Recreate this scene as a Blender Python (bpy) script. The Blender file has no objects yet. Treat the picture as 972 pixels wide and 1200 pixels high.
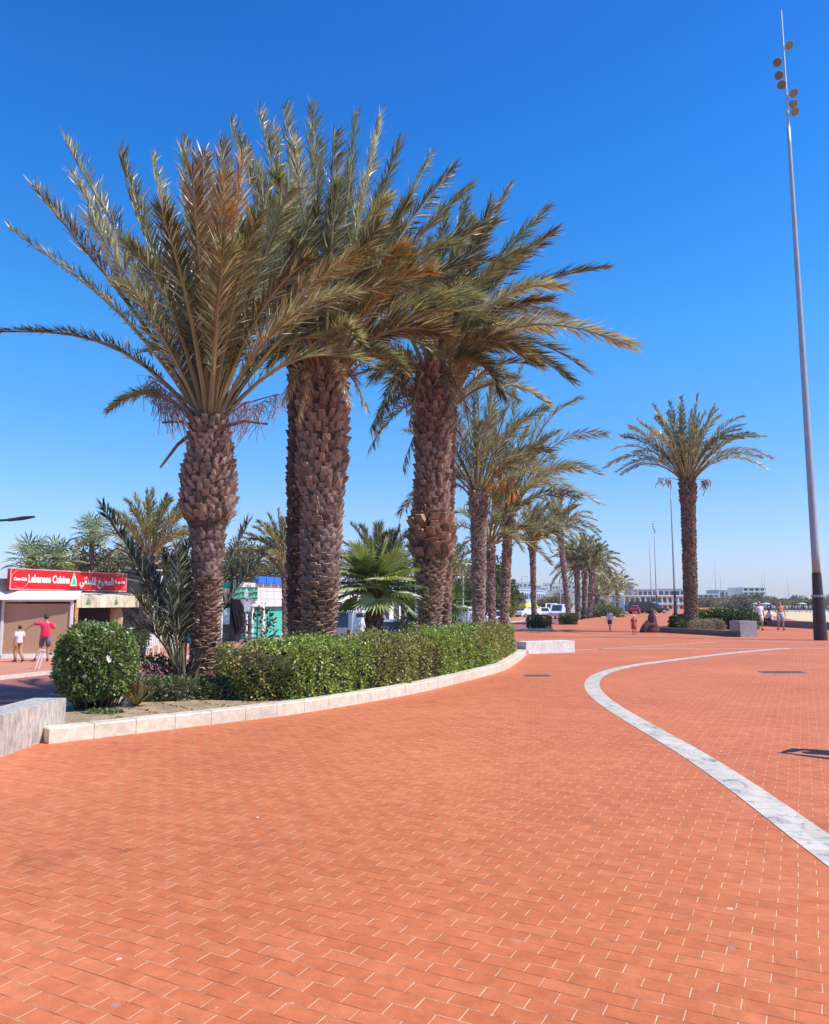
import bpy, math, random
import numpy as np
from mathutils import Vector

# ---------------------------------------------------------------- camera, sky, sun
sc = bpy.context.scene
C = sc.collection
FPX, PITCH, H = 886.0, math.radians(6.82), 1.6
cam = bpy.data.cameras.new('camera'); co = bpy.data.objects.new('camera', cam); C.objects.link(co)
co.location = (0, 0, H); co.rotation_euler = (math.pi/2 + PITCH, 0, 0)
cam.sensor_fit = 'VERTICAL'; cam.sensor_height = 24; cam.lens = 24*FPX/1200
cam.clip_start = .05; cam.clip_end = 9000
sc.camera = co
SUN_EL, SUN_AZ = math.radians(52), math.radians(-18)     # azimuth measured from +X, negative = towards the camera
world = bpy.data.worlds.new('World'); sc.world = world; world.use_nodes = True
wn = world.node_tree; bg = wn.nodes['Background']
sky = wn.nodes.new('ShaderNodeTexSky'); sky.sky_type = 'NISHITA'; sky.sun_disc = False
sky.sun_elevation = SUN_EL; sky.sun_rotation = math.pi/2 - SUN_AZ
sky.air_density = 1.0; sky.dust_density = .2; sky.ozone_density = 1.6
hs = wn.nodes.new('ShaderNodeHueSaturation'); hs.inputs['Saturation'].default_value = 1.28
wn.links.new(sky.outputs[0], hs.inputs['Color']); 
_tc = wn.nodes.new('ShaderNodeTexCoord'); _sx = wn.nodes.new('ShaderNodeSeparateXYZ'); wn.links.new(_tc.outputs['Generated'], _sx.inputs[0])
_rp = wn.nodes.new('ShaderNodeValToRGB'); wn.links.new(_sx.outputs[2], _rp.inputs[0])        # deep clear-air blue overhead, pale near the horizon
_st = [(.0, (.33, .35, .56)), (.035, (.355, .375, .58)), (.118, (.385, .45, .56)), (.33, (.27, .59, .75)), (.50, (.145, .535, .80)), (.62, (.125, .455, .76))]
while len(_rp.color_ramp.elements) < len(_st): _rp.color_ramp.elements.new(.5)
for _e, (_p, _c) in zip(_rp.color_ramp.elements, _st): _e.position = _p; _e.color = (*_c, 1)
_m = wn.nodes.new('ShaderNodeVectorMath'); _m.operation = 'MULTIPLY'; wn.links.new(hs.outputs[0], _m.inputs[0]); wn.links.new(_rp.outputs[0], _m.inputs[1])
_k = wn.nodes.new('ShaderNodeVectorMath'); _k.operation = 'SCALE'; _k.inputs['Scale'].default_value = 2.; wn.links.new(_m.outputs[0], _k.inputs[0]); wn.links.new(_k.outputs[0], bg.inputs['Color'])
bg.inputs['Strength'].default_value = .115
sl = bpy.data.lights.new('sun', 'SUN'); so = bpy.data.objects.new('sun', sl); C.objects.link(so)
sl.energy = 4.7; sl.angle = math.radians(.5); sl.color = (1, .95, .87)
sd = Vector((math.cos(SUN_EL)*math.cos(SUN_AZ), math.cos(SUN_EL)*math.sin(SUN_AZ), math.sin(SUN_EL)))
so.rotation_euler = sd.to_track_quat('Z', 'Y').to_euler(); so.location = (30, -5, 40)
vs = sc.view_settings; vs.view_transform = 'Standard'; vs.look = 'None'; vs.gamma = 1; vs.exposure = .4
vs.use_curve_mapping = False
sc.cycles.max_bounces = 6; sc.cycles.transparent_max_bounces = 6
sc.cycles.use_denoising = True

# ---------------------------------------------------------------- helpers
cp, sp = math.cos(PITCH), math.sin(PITCH)
def ray(px, py):
    xc, yc = (px-486)/FPX, (600-py)/FPX
    return np.array([xc, cp-yc*sp, sp+yc*cp])
def at(px, py, Y): r = ray(px, py); p = r*(Y/r[1]); p[2] += H; return p
def gnd(px, py, z=0.): r = ray(px, py); p = r*((z-H)/r[2]); p[2] = z; return p
U = np.array([.342, .940, 0]); V = np.array([.940, -.342, 0]); Z3 = np.array([0, 0, 1.])
AX = math.atan2(.940, .342)          # heading of the promenade
def ST(s, t, z=0.): p = U*s+V*t; p[2] = z; return p
ZS = -.65                            # street level
def A(*a): return np.array(a, float)
def unit(v):
    v = np.asarray(v, float); return v/np.maximum(np.linalg.norm(v, axis=-1, keepdims=True), 1e-9)

class NB:
    def __init__(s): s.V = []; s.C = []; s.F = []; s.n = 0
    def add(s, v, faces, col):
        v = np.asarray(v, float).reshape(-1, 3)
        col = np.asarray(col, float)
        if col.ndim == 1: col = np.tile(col[:3], (len(v), 1))
        for f in faces:
            f = np.asarray(f, int)
            s.F.append(f + s.n)
        s.V.append(v); s.C.append(col); s.n += len(v)
    def box(s, c, d, rz=0., col=(1, 1, 1), top=1.):
        x, y, z = d[0]/2, d[1]/2, d[2]/2
        v = A([-x, -y, -z], [x, -y, -z], [x, y, -z], [-x, y, -z], [-x*top, -y*top, z], [x*top, -y*top, z], [x*top, y*top, z], [-x*top, y*top, z])
        r = np.array([[math.cos(rz), -math.sin(rz), 0], [math.sin(rz), math.cos(rz), 0], [0, 0, 1]])
        s.add(v@r.T + np.asarray(c, float), [[[0, 3, 2, 1], [4, 5, 6, 7], [0, 1, 5, 4], [1, 2, 6, 5], [2, 3, 7, 6], [3, 0, 4, 7]]], col)
    def prism(s, pts, z0, z1, col=(1, 1, 1)):          # plan polygon, counter-clockwise
        n = len(pts); p = [(q[0], q[1]) for q in pts]
        v = [(x, y, z0) for x, y in p]+[(x, y, z1) for x, y in p]
        f4 = [[i, (i+1) % n, n+(i+1) % n, n+i] for i in range(n)]
        s.add(v, [f4, [list(range(n))[::-1]], [[n+i for i in range(n)]]], col)
    def tube(s, pts, rad, k=6, col=(1, 1, 1), cap=True):
        P = np.asarray(pts, float); m = len(P); R = np.ones(m)*rad
        T = unit(np.gradient(P, axis=0))
        ref = A(0, 0, 1) if abs(T[0][2]) < .9 else A(1, 0, 0)
        S = unit(np.cross(T, ref)); N = np.cross(S, T)
        a = np.arange(k)*2*math.pi/k
        v = P[:, None, :]+R[:, None, None]*(np.cos(a)[None, :, None]*S[:, None, :]+np.sin(a)[None, :, None]*N[:, None, :])
        i = np.arange(m-1)[:, None]*k; j = np.arange(k)[None, :]; j2 = (j+1) % k
        f = np.stack([i+j, i+j2, i+k+j2, i+k+j], -1).reshape(-1, 4)
        fs = [f]
        if cap: fs += [[list(range(k))[::-1]], [[(m-1)*k+q for q in range(k)]]]
        s.add(v.reshape(-1, 3), fs, col)
    def lathe(s, prof, k=16, c=(0, 0, 0), col=(1, 1, 1), jit=0, rng=None, sx=1, sy=1):
        a = np.arange(k)*2*math.pi/k; v = []
        for z, r in prof:
            rr = r*(1+(rng.uniform(-jit, jit, k) if jit else 0))
            v.append(np.stack([c[0]+rr*np.cos(a)*sx, c[1]+rr*np.sin(a)*sy, np.full(k, c[2]+z)], -1))
        v = np.concatenate(v); m = len(prof)
        i = np.arange(m-1)[:, None]*k; j = np.arange(k)[None, :]; j2 = (j+1) % k
        f = np.stack([i+j, i+j2, i+k+j2, i+k+j], -1).reshape(-1, 4)
        s.add(v, [f, [list(range(k))[::-1]], [[(m-1)*k+q for q in range(k)]]], col)
    def quadpts(s, a, b, c, d, col=(1, 1, 1)): s.add([a, b, c, d], [[[0, 1, 2, 3]]], col)

def build(name, nb, mat, parent=None, local=False, smooth=False):
    v = np.concatenate(nb.V); c = np.concatenate(nb.C)
    if parent is not None and not local: v = v-np.array(parent.location)
    me = bpy.data.meshes.new(name)
    idx = []; tot = []
    for f in nb.F:
        idx.append(f.reshape(-1)); tot.append(np.full(len(f), f.shape[1]))
    idx = np.concatenate(idx); tot = np.concatenate(tot)
    me.vertices.add(len(v)); me.vertices.foreach_set('co', v.astype(np.float32).reshape(-1))
    me.loops.add(len(idx)); me.loops.foreach_set('vertex_index', idx.astype(np.int32))
    me.polygons.add(len(tot))
    me.polygons.foreach_set('loop_start', np.concatenate([[0], np.cumsum(tot)[:-1]]).astype(np.int32))
    me.polygons.foreach_set('loop_total', tot.astype(np.int32))
    at_ = me.color_attributes.new('tint', 'FLOAT_COLOR', 'POINT')
    at_.data.foreach_set('color', np.concatenate([c, np.ones((len(c), 1))], 1).astype(np.float32).reshape(-1))
    me.update(calc_edges=True); me.validate()
    me.polygons.foreach_set('use_smooth', np.full(len(me.polygons), bool(smooth)))
    me.materials.append(mat)
    o = bpy.data.objects.new(name, me); C.objects.link(o)
    if parent is not None: o.parent = parent
    return o
def tag(o, label=None, cat=None, group=None, kind=None):
    if label: o['label'] = label
    if cat: o['category'] = cat
    if group: o['group'] = group
    if kind: o['kind'] = kind
    return o
def thing(name, label, cat, loc=(0, 0, 0), rz=0, group=None):
    o = bpy.data.objects.new(name, None); C.objects.link(o); o.empty_display_size = .2
    o.location = tuple(map(float, loc)); o.rotation_euler = (0, 0, rz)
    return tag(o, label, cat, group)
def struct(name, nb, mat): return tag(build(name, nb, mat), kind='structure')
def copy_tree(o, parent=None):
    c = o.copy(); C.objects.link(c); c.parent = parent
    for ch in list(o.children): copy_tree(ch, c)
    return c

# ---------------------------------------------------------------- materials
def newmat(name):
    m = bpy.data.materials.new(name); m.use_nodes = True
    nt = m.node_tree; b = nt.nodes['Principled BSDF']
    return m, nt, b, nt.nodes, nt.links
def coordn(n, kind='Object'):
    t = n.new('ShaderNodeTexCoord'); return t.outputs[kind]
def mixrgb(n, l, fac, a, b, mode='MIX'):
    x = n.new('ShaderNodeMix'); x.data_type = 'RGBA'; x.blend_type = mode
    for k, val in ((0, fac), (6, a), (7, b)):
        if hasattr(val, 'is_linked') or hasattr(val, 'links'): l.new(val, x.inputs[k])
        else: x.inputs[k].default_value = (*val, 1) if isinstance(val, tuple) and len(val) == 3 else val
    return x.outputs[2]
def math_(n, l, op, a, b=None, c=None, clamp=False):
    x = n.new('ShaderNodeMath'); x.operation = op; x.use_clamp = clamp
    for k, val in enumerate((a, b, c)):
        if val is None: continue
        if hasattr(val, 'links'): l.new(val, x.inputs[k])
        else: x.inputs[k].default_value = val
    return x.outputs[0]
def noise(n, l, scale, detail=4, vec=None, rough=.55, dist=0):
    x = n.new('ShaderNodeTexNoise'); x.inputs['Scale'].default_value = scale; x.inputs['Detail'].default_value = detail
    x.inputs['Roughness'].default_value = rough; x.inputs['Distortion'].default_value = dist
    l.new(vec if vec is not None else coordn(n), x.inputs['Vector']); return x.outputs[0]
def ramp(n, l, fac, stops):
    x = n.new('ShaderNodeValToRGB'); l.new(fac, x.inputs[0]); e = x.color_ramp.elements
    while len(e) < len(stops): e.new(.5)
    for q, (p, c) in zip(e, stops): q.position = p; q.color = (*c, 1)
    return x.outputs[0]
def bump(n, l, b, h, dist=.01, strength=1):
    x = n.new('ShaderNodeBump'); x.inputs['Distance'].default_value = dist; x.inputs['Strength'].default_value = strength
    l.new(h, x.inputs['Height']); l.new(x.outputs[0], b.inputs['Normal'])

_pm = {}
def pm(rgb, rough=.6, metal=0., var=.18, scale=6., bmp=.0, spec=.5, tint=False):
    key = (rgb, rough, metal, var, scale, bmp, spec, tint)
    if key in _pm: return _pm[key]
    m, nt, b, n, l = newmat('procedural')
    f = noise(n, l, scale, 5)
    base = rgb
    if tint:
        a = n.new('ShaderNodeAttribute'); a.attribute_name = 'tint'; base = a.outputs['Color']
    mul = ramp(n, l, f, [(.3, (1-var,)*3), (.7, (1+var*.6,)*3)])
    l.new(mixrgb(n, l, 1., base, mul, 'MULTIPLY'), b.inputs['Base Color'])
    b.inputs['Roughness'].default_value = rough; b.inputs['Metallic'].default_value = metal
    b.inputs['Specular IOR Level'].default_value = spec
    if bmp: bump(n, l, b, noise(n, l, scale*6, 5), bmp)
    _pm[key] = m; return m
def leafmat(name, rough=.42, trans=.28, spec=.5):
    m, nt, b, n, l = newmat(name)
    a = n.new('ShaderNodeAttribute'); a.attribute_name = 'tint'
    l.new(a.outputs['Color'], b.inputs['Base Color']); b.inputs['Roughness'].default_value = rough
    b.inputs['Specular IOR Level'].default_value = spec
    t = n.new('ShaderNodeBsdfTranslucent')
    l.new(mixrgb(n, l, 1., a.outputs['Color'], (1.5, 1.45, .8), 'MULTIPLY'), t.inputs['Color'])
    mx = n.new('ShaderNodeMixShader'); mx.inputs[0].default_value = trans
    l.new(b.outputs[0], mx.inputs[1]); l.new(t.outputs[0], mx.inputs[2]); l.new(mx.outputs[0], n['Material Output'].inputs[0])
    return m
PALMLEAF = leafmat('palm_leaf', .4, .2, .55)
LEAF = leafmat('shrub_leaf', .4, .25, .5)
FARLEAF = leafmat('tree_leaf', .6, .3, .3)
BARK = pm((1, 1, 1), .85, var=.4, scale=14, bmp=.012, spec=.2, tint=True)
PAINT = pm((1, 1, 1), .5, var=.08, scale=3, tint=True)
ROUGH = pm((1, 1, 1), .85, var=.2, scale=5, bmp=.004, spec=.25, tint=True)
GLASS = pm((.03, .045, .055), .08, var=.1, spec=.9)
DARK = pm((.02, .02, .022), .6)
SKIN = pm((.42, .22, .14), .55, var=.1, scale=30)
SKIN_D = pm((.22, .11, .07), .55, var=.1, scale=30)
SKIN_RED = pm((.55, .24, .15), .55, var=.1, scale=30)

def paver_mat():
    m, nt, b, n, l = newmat('red_pavers')
    mp = n.new('ShaderNodeMapping'); mp.inputs['Rotation'].default_value = (0, 0, math.radians(27))
    l.new(coordn(n), mp.inputs[0]); vec = mp.outputs[0]
    # wobble so that the courses are not ruler straight
    wn_ = n.new('ShaderNodeTexNoise'); wn_.inputs['Scale'].default_value = 1.1; wn_.inputs['Detail'].default_value = 3; l.new(vec, wn_.inputs['Vector'])
    ws = n.new('ShaderNodeVectorMath'); ws.operation = 'MULTIPLY_ADD'; l.new(wn_.outputs[1], ws.inputs[0]); ws.inputs[1].default_value = (.03, .03, 0); l.new(vec, ws.inputs[2])
    vec2 = ws.outputs[0]
    br = n.new('ShaderNodeTexBrick'); br.offset = .5; br.inputs['Scale'].default_value = 1
    br.inputs['Brick Width'].default_value = .192; br.inputs['Row Height'].default_value = .096
    br.inputs['Mortar Size'].default_value = .0032; br.inputs['Mortar Smooth'].default_value = .35; br.inputs['Bias'].default_value = 0
    br.inputs['Color1'].default_value = (.0, .0, .0, 1); br.inputs['Color2'].default_value = (1, 1, 1, 1); br.inputs['Mortar'].default_value = (.5, .5, .5, 1)
    l.new(vec2, br.inputs['Vector'])
    per = ramp(n, l, br.outputs['Color'], [(0, (.535, .138, .046)), (.3, (.555, .148, .05)), (.7, (.57, .156, .054)), (1, (.595, .174, .066))])
    big = noise(n, l, .35, 4, vec)
    c = mixrgb(n, l, 1., per, ramp(n, l, big, [(.3, (.88, .86, .84)), (.55, (1., 1., 1.)), (.72, (1.12, 1.2, 1.3))]), 'MULTIPLY')
    grit = noise(n, l, 170, 4, vec, .8)
    c = mixrgb(n, l, 1., c, ramp(n, l, grit, [(.3, (.66, .64, .62)), (.68, (1.25, 1.28, 1.3))]), 'MULTIPLY')
    med = noise(n, l, 9, 6, vec, .65)
    c = mixrgb(n, l, 1., c, ramp(n, l, med, [(.3, (.8, .78, .76)), (.72, (1.12, 1.14, 1.16))]), 'MULTIPLY')
    # joints: the cross joints are filled with pale sand, the long ones mostly hold painted bevel shadow
    sx = n.new('ShaderNodeSeparateXYZ'); l.new(vec2, sx.inputs[0])
    fr = math_(n, l, 'FRACT', math_(n, l, 'DIVIDE', sx.outputs[1], .096))
    d = math_(n, l, 'MINIMUM', fr, math_(n, l, 'SUBTRACT', 1., fr))
    isrow = math_(n, l, 'LESS_THAN', d, .042)
    sand = noise(n, l, 5, 4, vec)
    rowc = ramp(n, l, sand, [(.45, (.17, .05, .025)), (.64, (.7, .42, .24))])
    crossc = ramp(n, l, sand, [(.35, (.6, .36, .2)), (.6, (.85, .56, .34))])
    jc = mixrgb(n, l, isrow, crossc, rowc)
    jf = math_(n, l, 'MULTIPLY', br.outputs['Fac'], math_(n, l, 'MULTIPLY_ADD', noise(n, l, 14, 3, vec), 1.2, .1, clamp=True))
    c = mixrgb(n, l, jf, c, jc)
    # old gum and paint specks
    def spots(scale, r, thr, col, fac, c):
        vo = n.new('ShaderNodeTexVoronoi'); vo.inputs['Scale'].default_value = scale
        dn = n.new('ShaderNodeVectorMath'); dn.operation = 'MULTIPLY_ADD'
        nn = n.new('ShaderNodeTexNoise'); nn.inputs['Scale'].default_value = 30; l.new(vec, nn.inputs['Vector'])
        l.new(nn.outputs[1], dn.inputs[0]); dn.inputs[1].default_value = (.03, .03, 0); l.new(vec, dn.inputs[2])
        l.new(dn.outputs[0], vo.inputs['Vector'])
        s2 = n.new('ShaderNodeSeparateXYZ'); l.new(vo.outputs['Color'], s2.inputs[0])
        on = math_(n, l, 'GREATER_THAN', s2.outputs[0], thr)
        rr = math_(n, l, 'MULTIPLY', math_(n, l, 'ADD', s2.outputs[1], .35), r)
        ins = math_(n, l, 'LESS_THAN', vo.outputs['Distance'], rr)
        return mixrgb(n, l, math_(n, l, 'MULTIPLY', math_(n, l, 'MULTIPLY', on, ins), fac), c, col)
    c = spots(3.3, .045, .55, (.74, .58, .52), .6, c)
    c = spots(3.7, .06, .5, (.33, .24, .26), .55, c)
    c = spots(7., .06, .6, (.72, .45, .33), .5, c)
    c = spots(5., .05, .6, (.3, .13, .1), .5, c)
    scf = math_(n, l, 'MULTIPLY', math_(n, l, 'SUBTRACT', noise(n, l, 8, 8, vec, .75, .5), .6, clamp=True), 9, clamp=True)
    scm = math_(n, l, 'MULTIPLY', math_(n, l, 'SUBTRACT', noise(n, l, 1.7, 3, vec), .5, clamp=True), 5, clamp=True)
    c = mixrgb(n, l, math_(n, l, 'MULTIPLY', math_(n, l, 'MULTIPLY', scf, scm), .6), c, (.5, .34, .31))
    st_ = noise(n, l, .9, 7, vec, .7, 1.2)
    c = mixrgb(n, l, 1., c, ramp(n, l, st_, [(.28, (.72, .68, .66)), (.4, (1, 1, 1)), (.66, (1, 1, 1)), (.8, (1.1, 1.25, 1.4))]), 'MULTIPLY')
    l.new(c, b.inputs['Base Color']); b.inputs['Roughness'].default_value = .7; b.inputs['Specular IOR Level'].default_value = .25
    b.inputs['Sheen Weight'].default_value = .06; b.inputs['Sheen Roughness'].default_value = .5; b.inputs['Sheen Tint'].default_value = (1, .75, .6, 1)
    hh = math_(n, l, 'MULTIPLY_ADD', br.outputs['Fac'], -1., math_(n, l, 'MULTIPLY', grit, .25))
    bump(n, l, b, hh, .003, .8)
    return m
def marble_mat(vertical=True, light=(.72, .68, .6), dark=(.3, .28, .27), stain=True):
    m, nt, b, n, l = newmat('streaked_marble')
    mp = n.new('ShaderNodeMapping'); mp.inputs['Scale'].default_value = (1.6, 1.6, .5) if vertical else (1, 1, 1); l.new(coordn(n), mp.inputs[0])
    f = noise(n, l, 9, 7, mp.outputs[0], .7, .6)
    c = ramp(n, l, f, [(.3, dark), (.47, tuple(.6*a+.4*d for a, d in zip(light, dark))), (.6, light)])
    f2 = noise(n, l, 1.6, 5)
    c = mixrgb(n, l, 1., c, ramp(n, l, f2, [(.3, (.82, .82, .84)), (.7, (1.08, 1.07, 1.05))]), 'MULTIPLY')
    if stain:
        f3 = noise(n, l, 2.7, 3)
        c = mixrgb(n, l, math_(n, l, 'MULTIPLY', math_(n, l, 'SUBTRACT', f3, .62, clamp=True), 4, clamp=True), c, (.6, .36, .13))
    l.new(c, b.inputs['Base Color']); b.inputs['Roughness'].default_value = .6
    bump(n, l, b, noise(n, l, 60, 4), .003)
    return m
PAVER = paver_mat()
WALLM = marble_mat(True, (.58, .52, .44), (.2, .165, .15), False)
KERBM = marble_mat(False, (.7, .61, .48), (.48, .4, .3))
LINEM = marble_mat(False, (.68, .66, .62), (.33, .33, .33), False)

# ---------------------------------------------------------------- ground, road, beach
g = NB(); R_ = 5000
g.add([(-R_, -R_, ZS-.02), (R_, -R_, ZS-.02), (R_, R_, ZS-.02), (-R_, R_, ZS-.02)], [[[0, 1, 2, 3]]], (.4, .34, .26))
struct('ground', g, pm((.36, .31, .25), .9, var=.2, scale=.05, bmp=0))
def strip(name, s0, s1, t0, t1, z, mat):
    b = NB(); b.add([ST(s0, t0, z), ST(s1, t0, z), ST(s1, t1, z), ST(s0, t1, z)], [[[3, 2, 1, 0]]], (1, 1, 1)); return struct(name, b, mat)
strip('road', -40, 420, -19.3, -10.2, ZS-.012, pm((.3, .105, .085), .85, var=.25, scale=1.2))
sw = NB(); sw.prism([ST(-40, -19.3), ST(420, -19.3), ST(420, -25.4), ST(-40, -25.4)], ZS-.5, ZS+.09); struct('pavement', sw, pm((.5, .2, .13), .8, var=.15, scale=3))
kb = NB()
for i in range(120):
    kb.prism([ST(-20+i*1.0, -19.15), ST(-20+i*1.0+.99, -19.15), ST(-20+i*1.0+.99, -19.3), ST(-20+i*1.0, -19.3)], ZS-.1, ZS+.1)
struct('pavement_kerb', kb, pm((.62, .52, .42), .8))
# promenade slab
rim = [A(-4.72, -30, 0), A(30, -30, 0), ST(-30, 8.2), ST(150, 8.2), ST(150, -9.8), ST(14.0, -9.8), A(-5.7, 12.6, 0), A(-4.72, 9.2, 0)]
pz = NB()
pz.prism([A(-4.72, -30, 0), A(14, -30, 0), ST(40, 8.2), ST(260, 12), ST(260, -9.8), ST(14.0, -9.8), A(-5.7, 12.4, 0), A(-4.72, 9.4, 0)], ZS-.3, 0)
struct('promenade', pz, PAVER)
# far end of the promenade
# beach
bs = NB(); bs.add([ST(-40, 8.6, ZS+.05), ST(-40, 400, ZS+.05), ST(200, 520, ZS+.05), ST(205, 14, ZS+.05)], [[[0, 1, 2, 3]]], (1, 1, 1))
def sand():
    m, nt, b, n, l = newmat('sand')
    c = ramp(n, l, noise(n, l, .25, 6), [(.3, (.56, .40, .20)), (.7, (.68, .50, .28))])
    l.new(c, b.inputs['Base Color']); b.inputs['Roughness'].default_value = .95
    bump(n, l, b, noise(n, l, 3, 6), .08); return m
struct('beach', bs, sand())

def smooth_poly(P, n=60):
    P = np.asarray(P, float); m = len(P); out = []
    for i in range(m-1):
        p0, p1, p2, p3 = P[max(i-1, 0)], P[i], P[i+1], P[min(i+2, m-1)]
        for t in np.linspace(0, 1, max(2, n//(m-1)), endpoint=False):
            out.append(.5*((2*p1)+(-p0+p2)*t+(2*p0-5*p1+4*p2-p3)*t*t+(-p0+3*p1-3*p2+p3)*t**3))
    out.append(P[-1]); return np.array(out)
def resample(P, step):
    d = np.concatenate([[0], np.cumsum(np.linalg.norm(np.diff(P, axis=0), axis=1))])
    m = max(2, int(round(d[-1]/step))+1); q = np.linspace(0, d[-1], m)
    return np.stack([np.interp(q, d, P[:, k]) for k in range(3)], 1)
def leftn(P):
    T = unit(np.gradient(P, axis=0)); return np.stack([-T[:, 1], T[:, 0], 0*T[:, 0]], 1)

# painted / inlaid curved line of marble setts
lo = [(972, 1017), (951, 1000), (921, 972), (886, 942), (856, 922), (826, 900), (786, 875), (746, 851), (716, 832), (696, 817), (687, 807), (686, 800), (691, 792), (706, 786), (736, 779), (786, 773), (836, 767), (886, 762), (926, 759.2)]
hi = [(972, 980), (936, 957), (906, 936), (876, 915), (836, 891), (806, 872), (766, 851), (736, 835), (711, 820), (700, 810), (699, 803), (700, 800), (706, 793), (721, 787), (746, 781), (790, 774.6), (838, 768.4), (888, 763.2), (927, 760.3)]
LO = smooth_poly([gnd(*p) for p in lo], 180); HI = smooth_poly([gnd(*p) for p in hi], 180)
mid = (LO+HI)/2; mid = resample(mid, .2)
# extend both ends beyond the frame
d0 = unit(mid[0]-mid[2]); mid = np.vstack([mid[0]+d0*np.arange(16, 0, -1)[:, None]*.2, mid])
for _ in range(30):
    m2 = mid.copy(); m2[1:-1] = (mid[:-2]+2*mid[1:-1]+mid[2:])/4; mid = m2
wN = leftn(mid); wd = np.full(len(mid), .155)
ln = NB(); rng = np.random.default_rng(3)
def line_strip(nb, mid, wd, z, gap=.006):
    N = leftn(mid)
    for i in range(len(mid)-1):
        a, b = mid[i], mid[i+1]; t = unit(b-a)*gap/2
        sh = 1
        for q0, q1 in ((-1, 0), (0, 1)):
            v = [a+t+N[i]*wd*q0, a+t+N[i]*wd*q1, b-t+N[i+1]*wd*q1, b-t+N[i+1]*wd*q0]
            for w in v: w[2] = z
            gm = rng.uniform(.84, 1.06); v = np.array(v); v[:2] += N[i]*.003*(1 if q0 < 0 else -1)*0
            nb.add(v, [[[3, 2, 1, 0]]], (gm, gm, gm*1.02))
line_strip(ln, mid, .145, .004, .003)
def tinted(mat_src_light, mat_src_dark, name):
    m, nt, b, n, l = newmat(name)
    a = n.new('ShaderNodeAttribute'); a.attribute_name = 'tint'
    f = noise(n, l, 7, 7, None, .7, .8)
    c = ramp(n, l, f, [(.36, mat_src_dark), (.47, mat_src_light), (.8, tuple(min(1, x*1.15) for x in mat_src_light))])
    l.new(mixrgb(n, l, 1., c, a.outputs['Color'], 'MULTIPLY'), b.inputs['Base Color']); b.inputs['Roughness'].default_value = .5
    return m
SETT = tinted((.58, .5, .39), (.25, .235, .22), 'marble_setts')
struct('inlaid_line', ln, SETT)
l2 = NB()
for a, b_ in (((660, 763), (840, 752.5)), ((700, 760.5), (975, 760)), ((826, 748.6), (975, 755)), ((560, 752), (760, 747.5))):
    P = np.linspace(gnd(*a), gnd(*b_), 40); line_strip(l2, P, .07, .0045)
struct('thin_inlaid_lines', l2, SETT)
# drain grates
def grate(px, py, w, d, label):
    c = gnd(px, py); t = thing('drain_grate', label, 'drain grate', (c[0], c[1], .0), 0)
    f = NB()
    for sx_, sy_, ww, dd in ((0, -d/2, w, .03), (0, d/2, w, .03), (-w/2, 0, .03, d-.03), (w/2, 0, .03, d-.03)): f.box((sx_, sy_, .006), (ww, dd, .012))
    build('frame', f, pm((.25, .24, .23), .6, .3), t, local=True)
    s_ = NB(); k = int(w/.055)
    for i in range(k): s_.box((-w/2+.03+(w-.06)*(i+.5)/k, 0, .004), (.02, d-.05, .008))
    build('slats', s_, pm((.16, .15, .14), .6, .3), t, local=True)
    p_ = NB(); p_.box((0, 0, .002), (w-.03, d-.03, .002)); build('pit_shade', p_, DARK, t, local=True)  # thin black sheet, the hollow's shade put into its colour
grate(917, 788, .95, .38, 'rectangular dark drain grate inside the curve of the white line')
grate(630, 792, .55, .3, 'small drain grate near the tip of the long hedge planter')

# ---------------------------------------------------------------- planters and walls
kp = [(57, 872), (140, 862), (240, 850), (359, 835), (480, 814), (536, 801), (586, 787.5), (603, 779), (617, 768)]
K = resample(smooth_poly([gnd(*p) for p in kp], 120), .5)
KN = leftn(K)
def kerb(name, K, w, z0, z1, mat, label, cat='kerb', gap=.006, side=1):
    nb = NB(); N = leftn(K)*side
    for i in range(len(K)-1):
        a, b = K[i], K[i+1]; t = unit(b-a)*gap/2; dz = rng.uniform(-.004, .004)
        pts = [a+t, b-t, b-t+N[i+1]*w, a+t+N[i]*w]
        if side < 0: pts = pts[::-1]
        # chamfered top edge
        ins = [p + (pts[(k+2) % 4]-p)*.03 for k, p in enumerate(pts)]
        v = [(*p[:2], z0) for p in pts]+[(*p[:2], z1-.012+dz) for p in pts]+[(*p[:2], z1+dz) for p in ins]
        f = [[0, 3, 2, 1], [8, 9, 10, 11]]
        for q in range(4):
            r = (q+1) % 4; f += [[q, r, 4+r, 4+q], [4+q, 4+r, 8+r, 8+q]]
        nb.add(v, [f], (1, 1, 1))
    o = build(name, nb, mat); tag(o, label, cat); return o
kerb('planter_kerb', K, .24, -.05, .17, KERBM, 'low curving cream marble kerb in front of the long hedge')
# end block of the planter kerb
e0, e1 = gnd(617, 766.5), gnd(674, 764.5)
eb = NB(); dv = unit(e1-e0); nv = A(-dv[1], dv[0], 0)
for i in range(3):
    a = e0+dv*(np.linalg.norm(e1-e0)*i/3+.005); b_ = e0+dv*(np.linalg.norm(e1-e0)*(i+1)/3-.003)
    eb.prism([a, b_, b_+nv*.55, a+nv*.55], -.05, .37)
tag(build('marble_block', eb, marble_mat(True, (.78, .76, .72), (.5, .48, .47), False)), 'white marble end block at the right tip of the long hedge planter', 'stone block')
# back kerb + soil
back = resample(np.array([A(-4.6, 9.5, 0), A(-5.55, 12.5, 0), ST(16, -9.6), ST(30, -9.3), K[-1]+A(-.3, 1.6, 0), K[-1]+A(.1, .2, 0)]), .6)
kerb('planter_kerb', back, .15, -.4, .14, KERBM, 'rear cream kerb of the planter on its street side', side=-1)
soilp = list(K[::2]+KN[::2]*.2) + list(back[::-1])
so_ = NB(); so_.prism([p for p in soilp], -.3, .13)
struct('planter_soil', so_, pm((.42, .29, .17), .95, var=.45, scale=4, bmp=.05))
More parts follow.
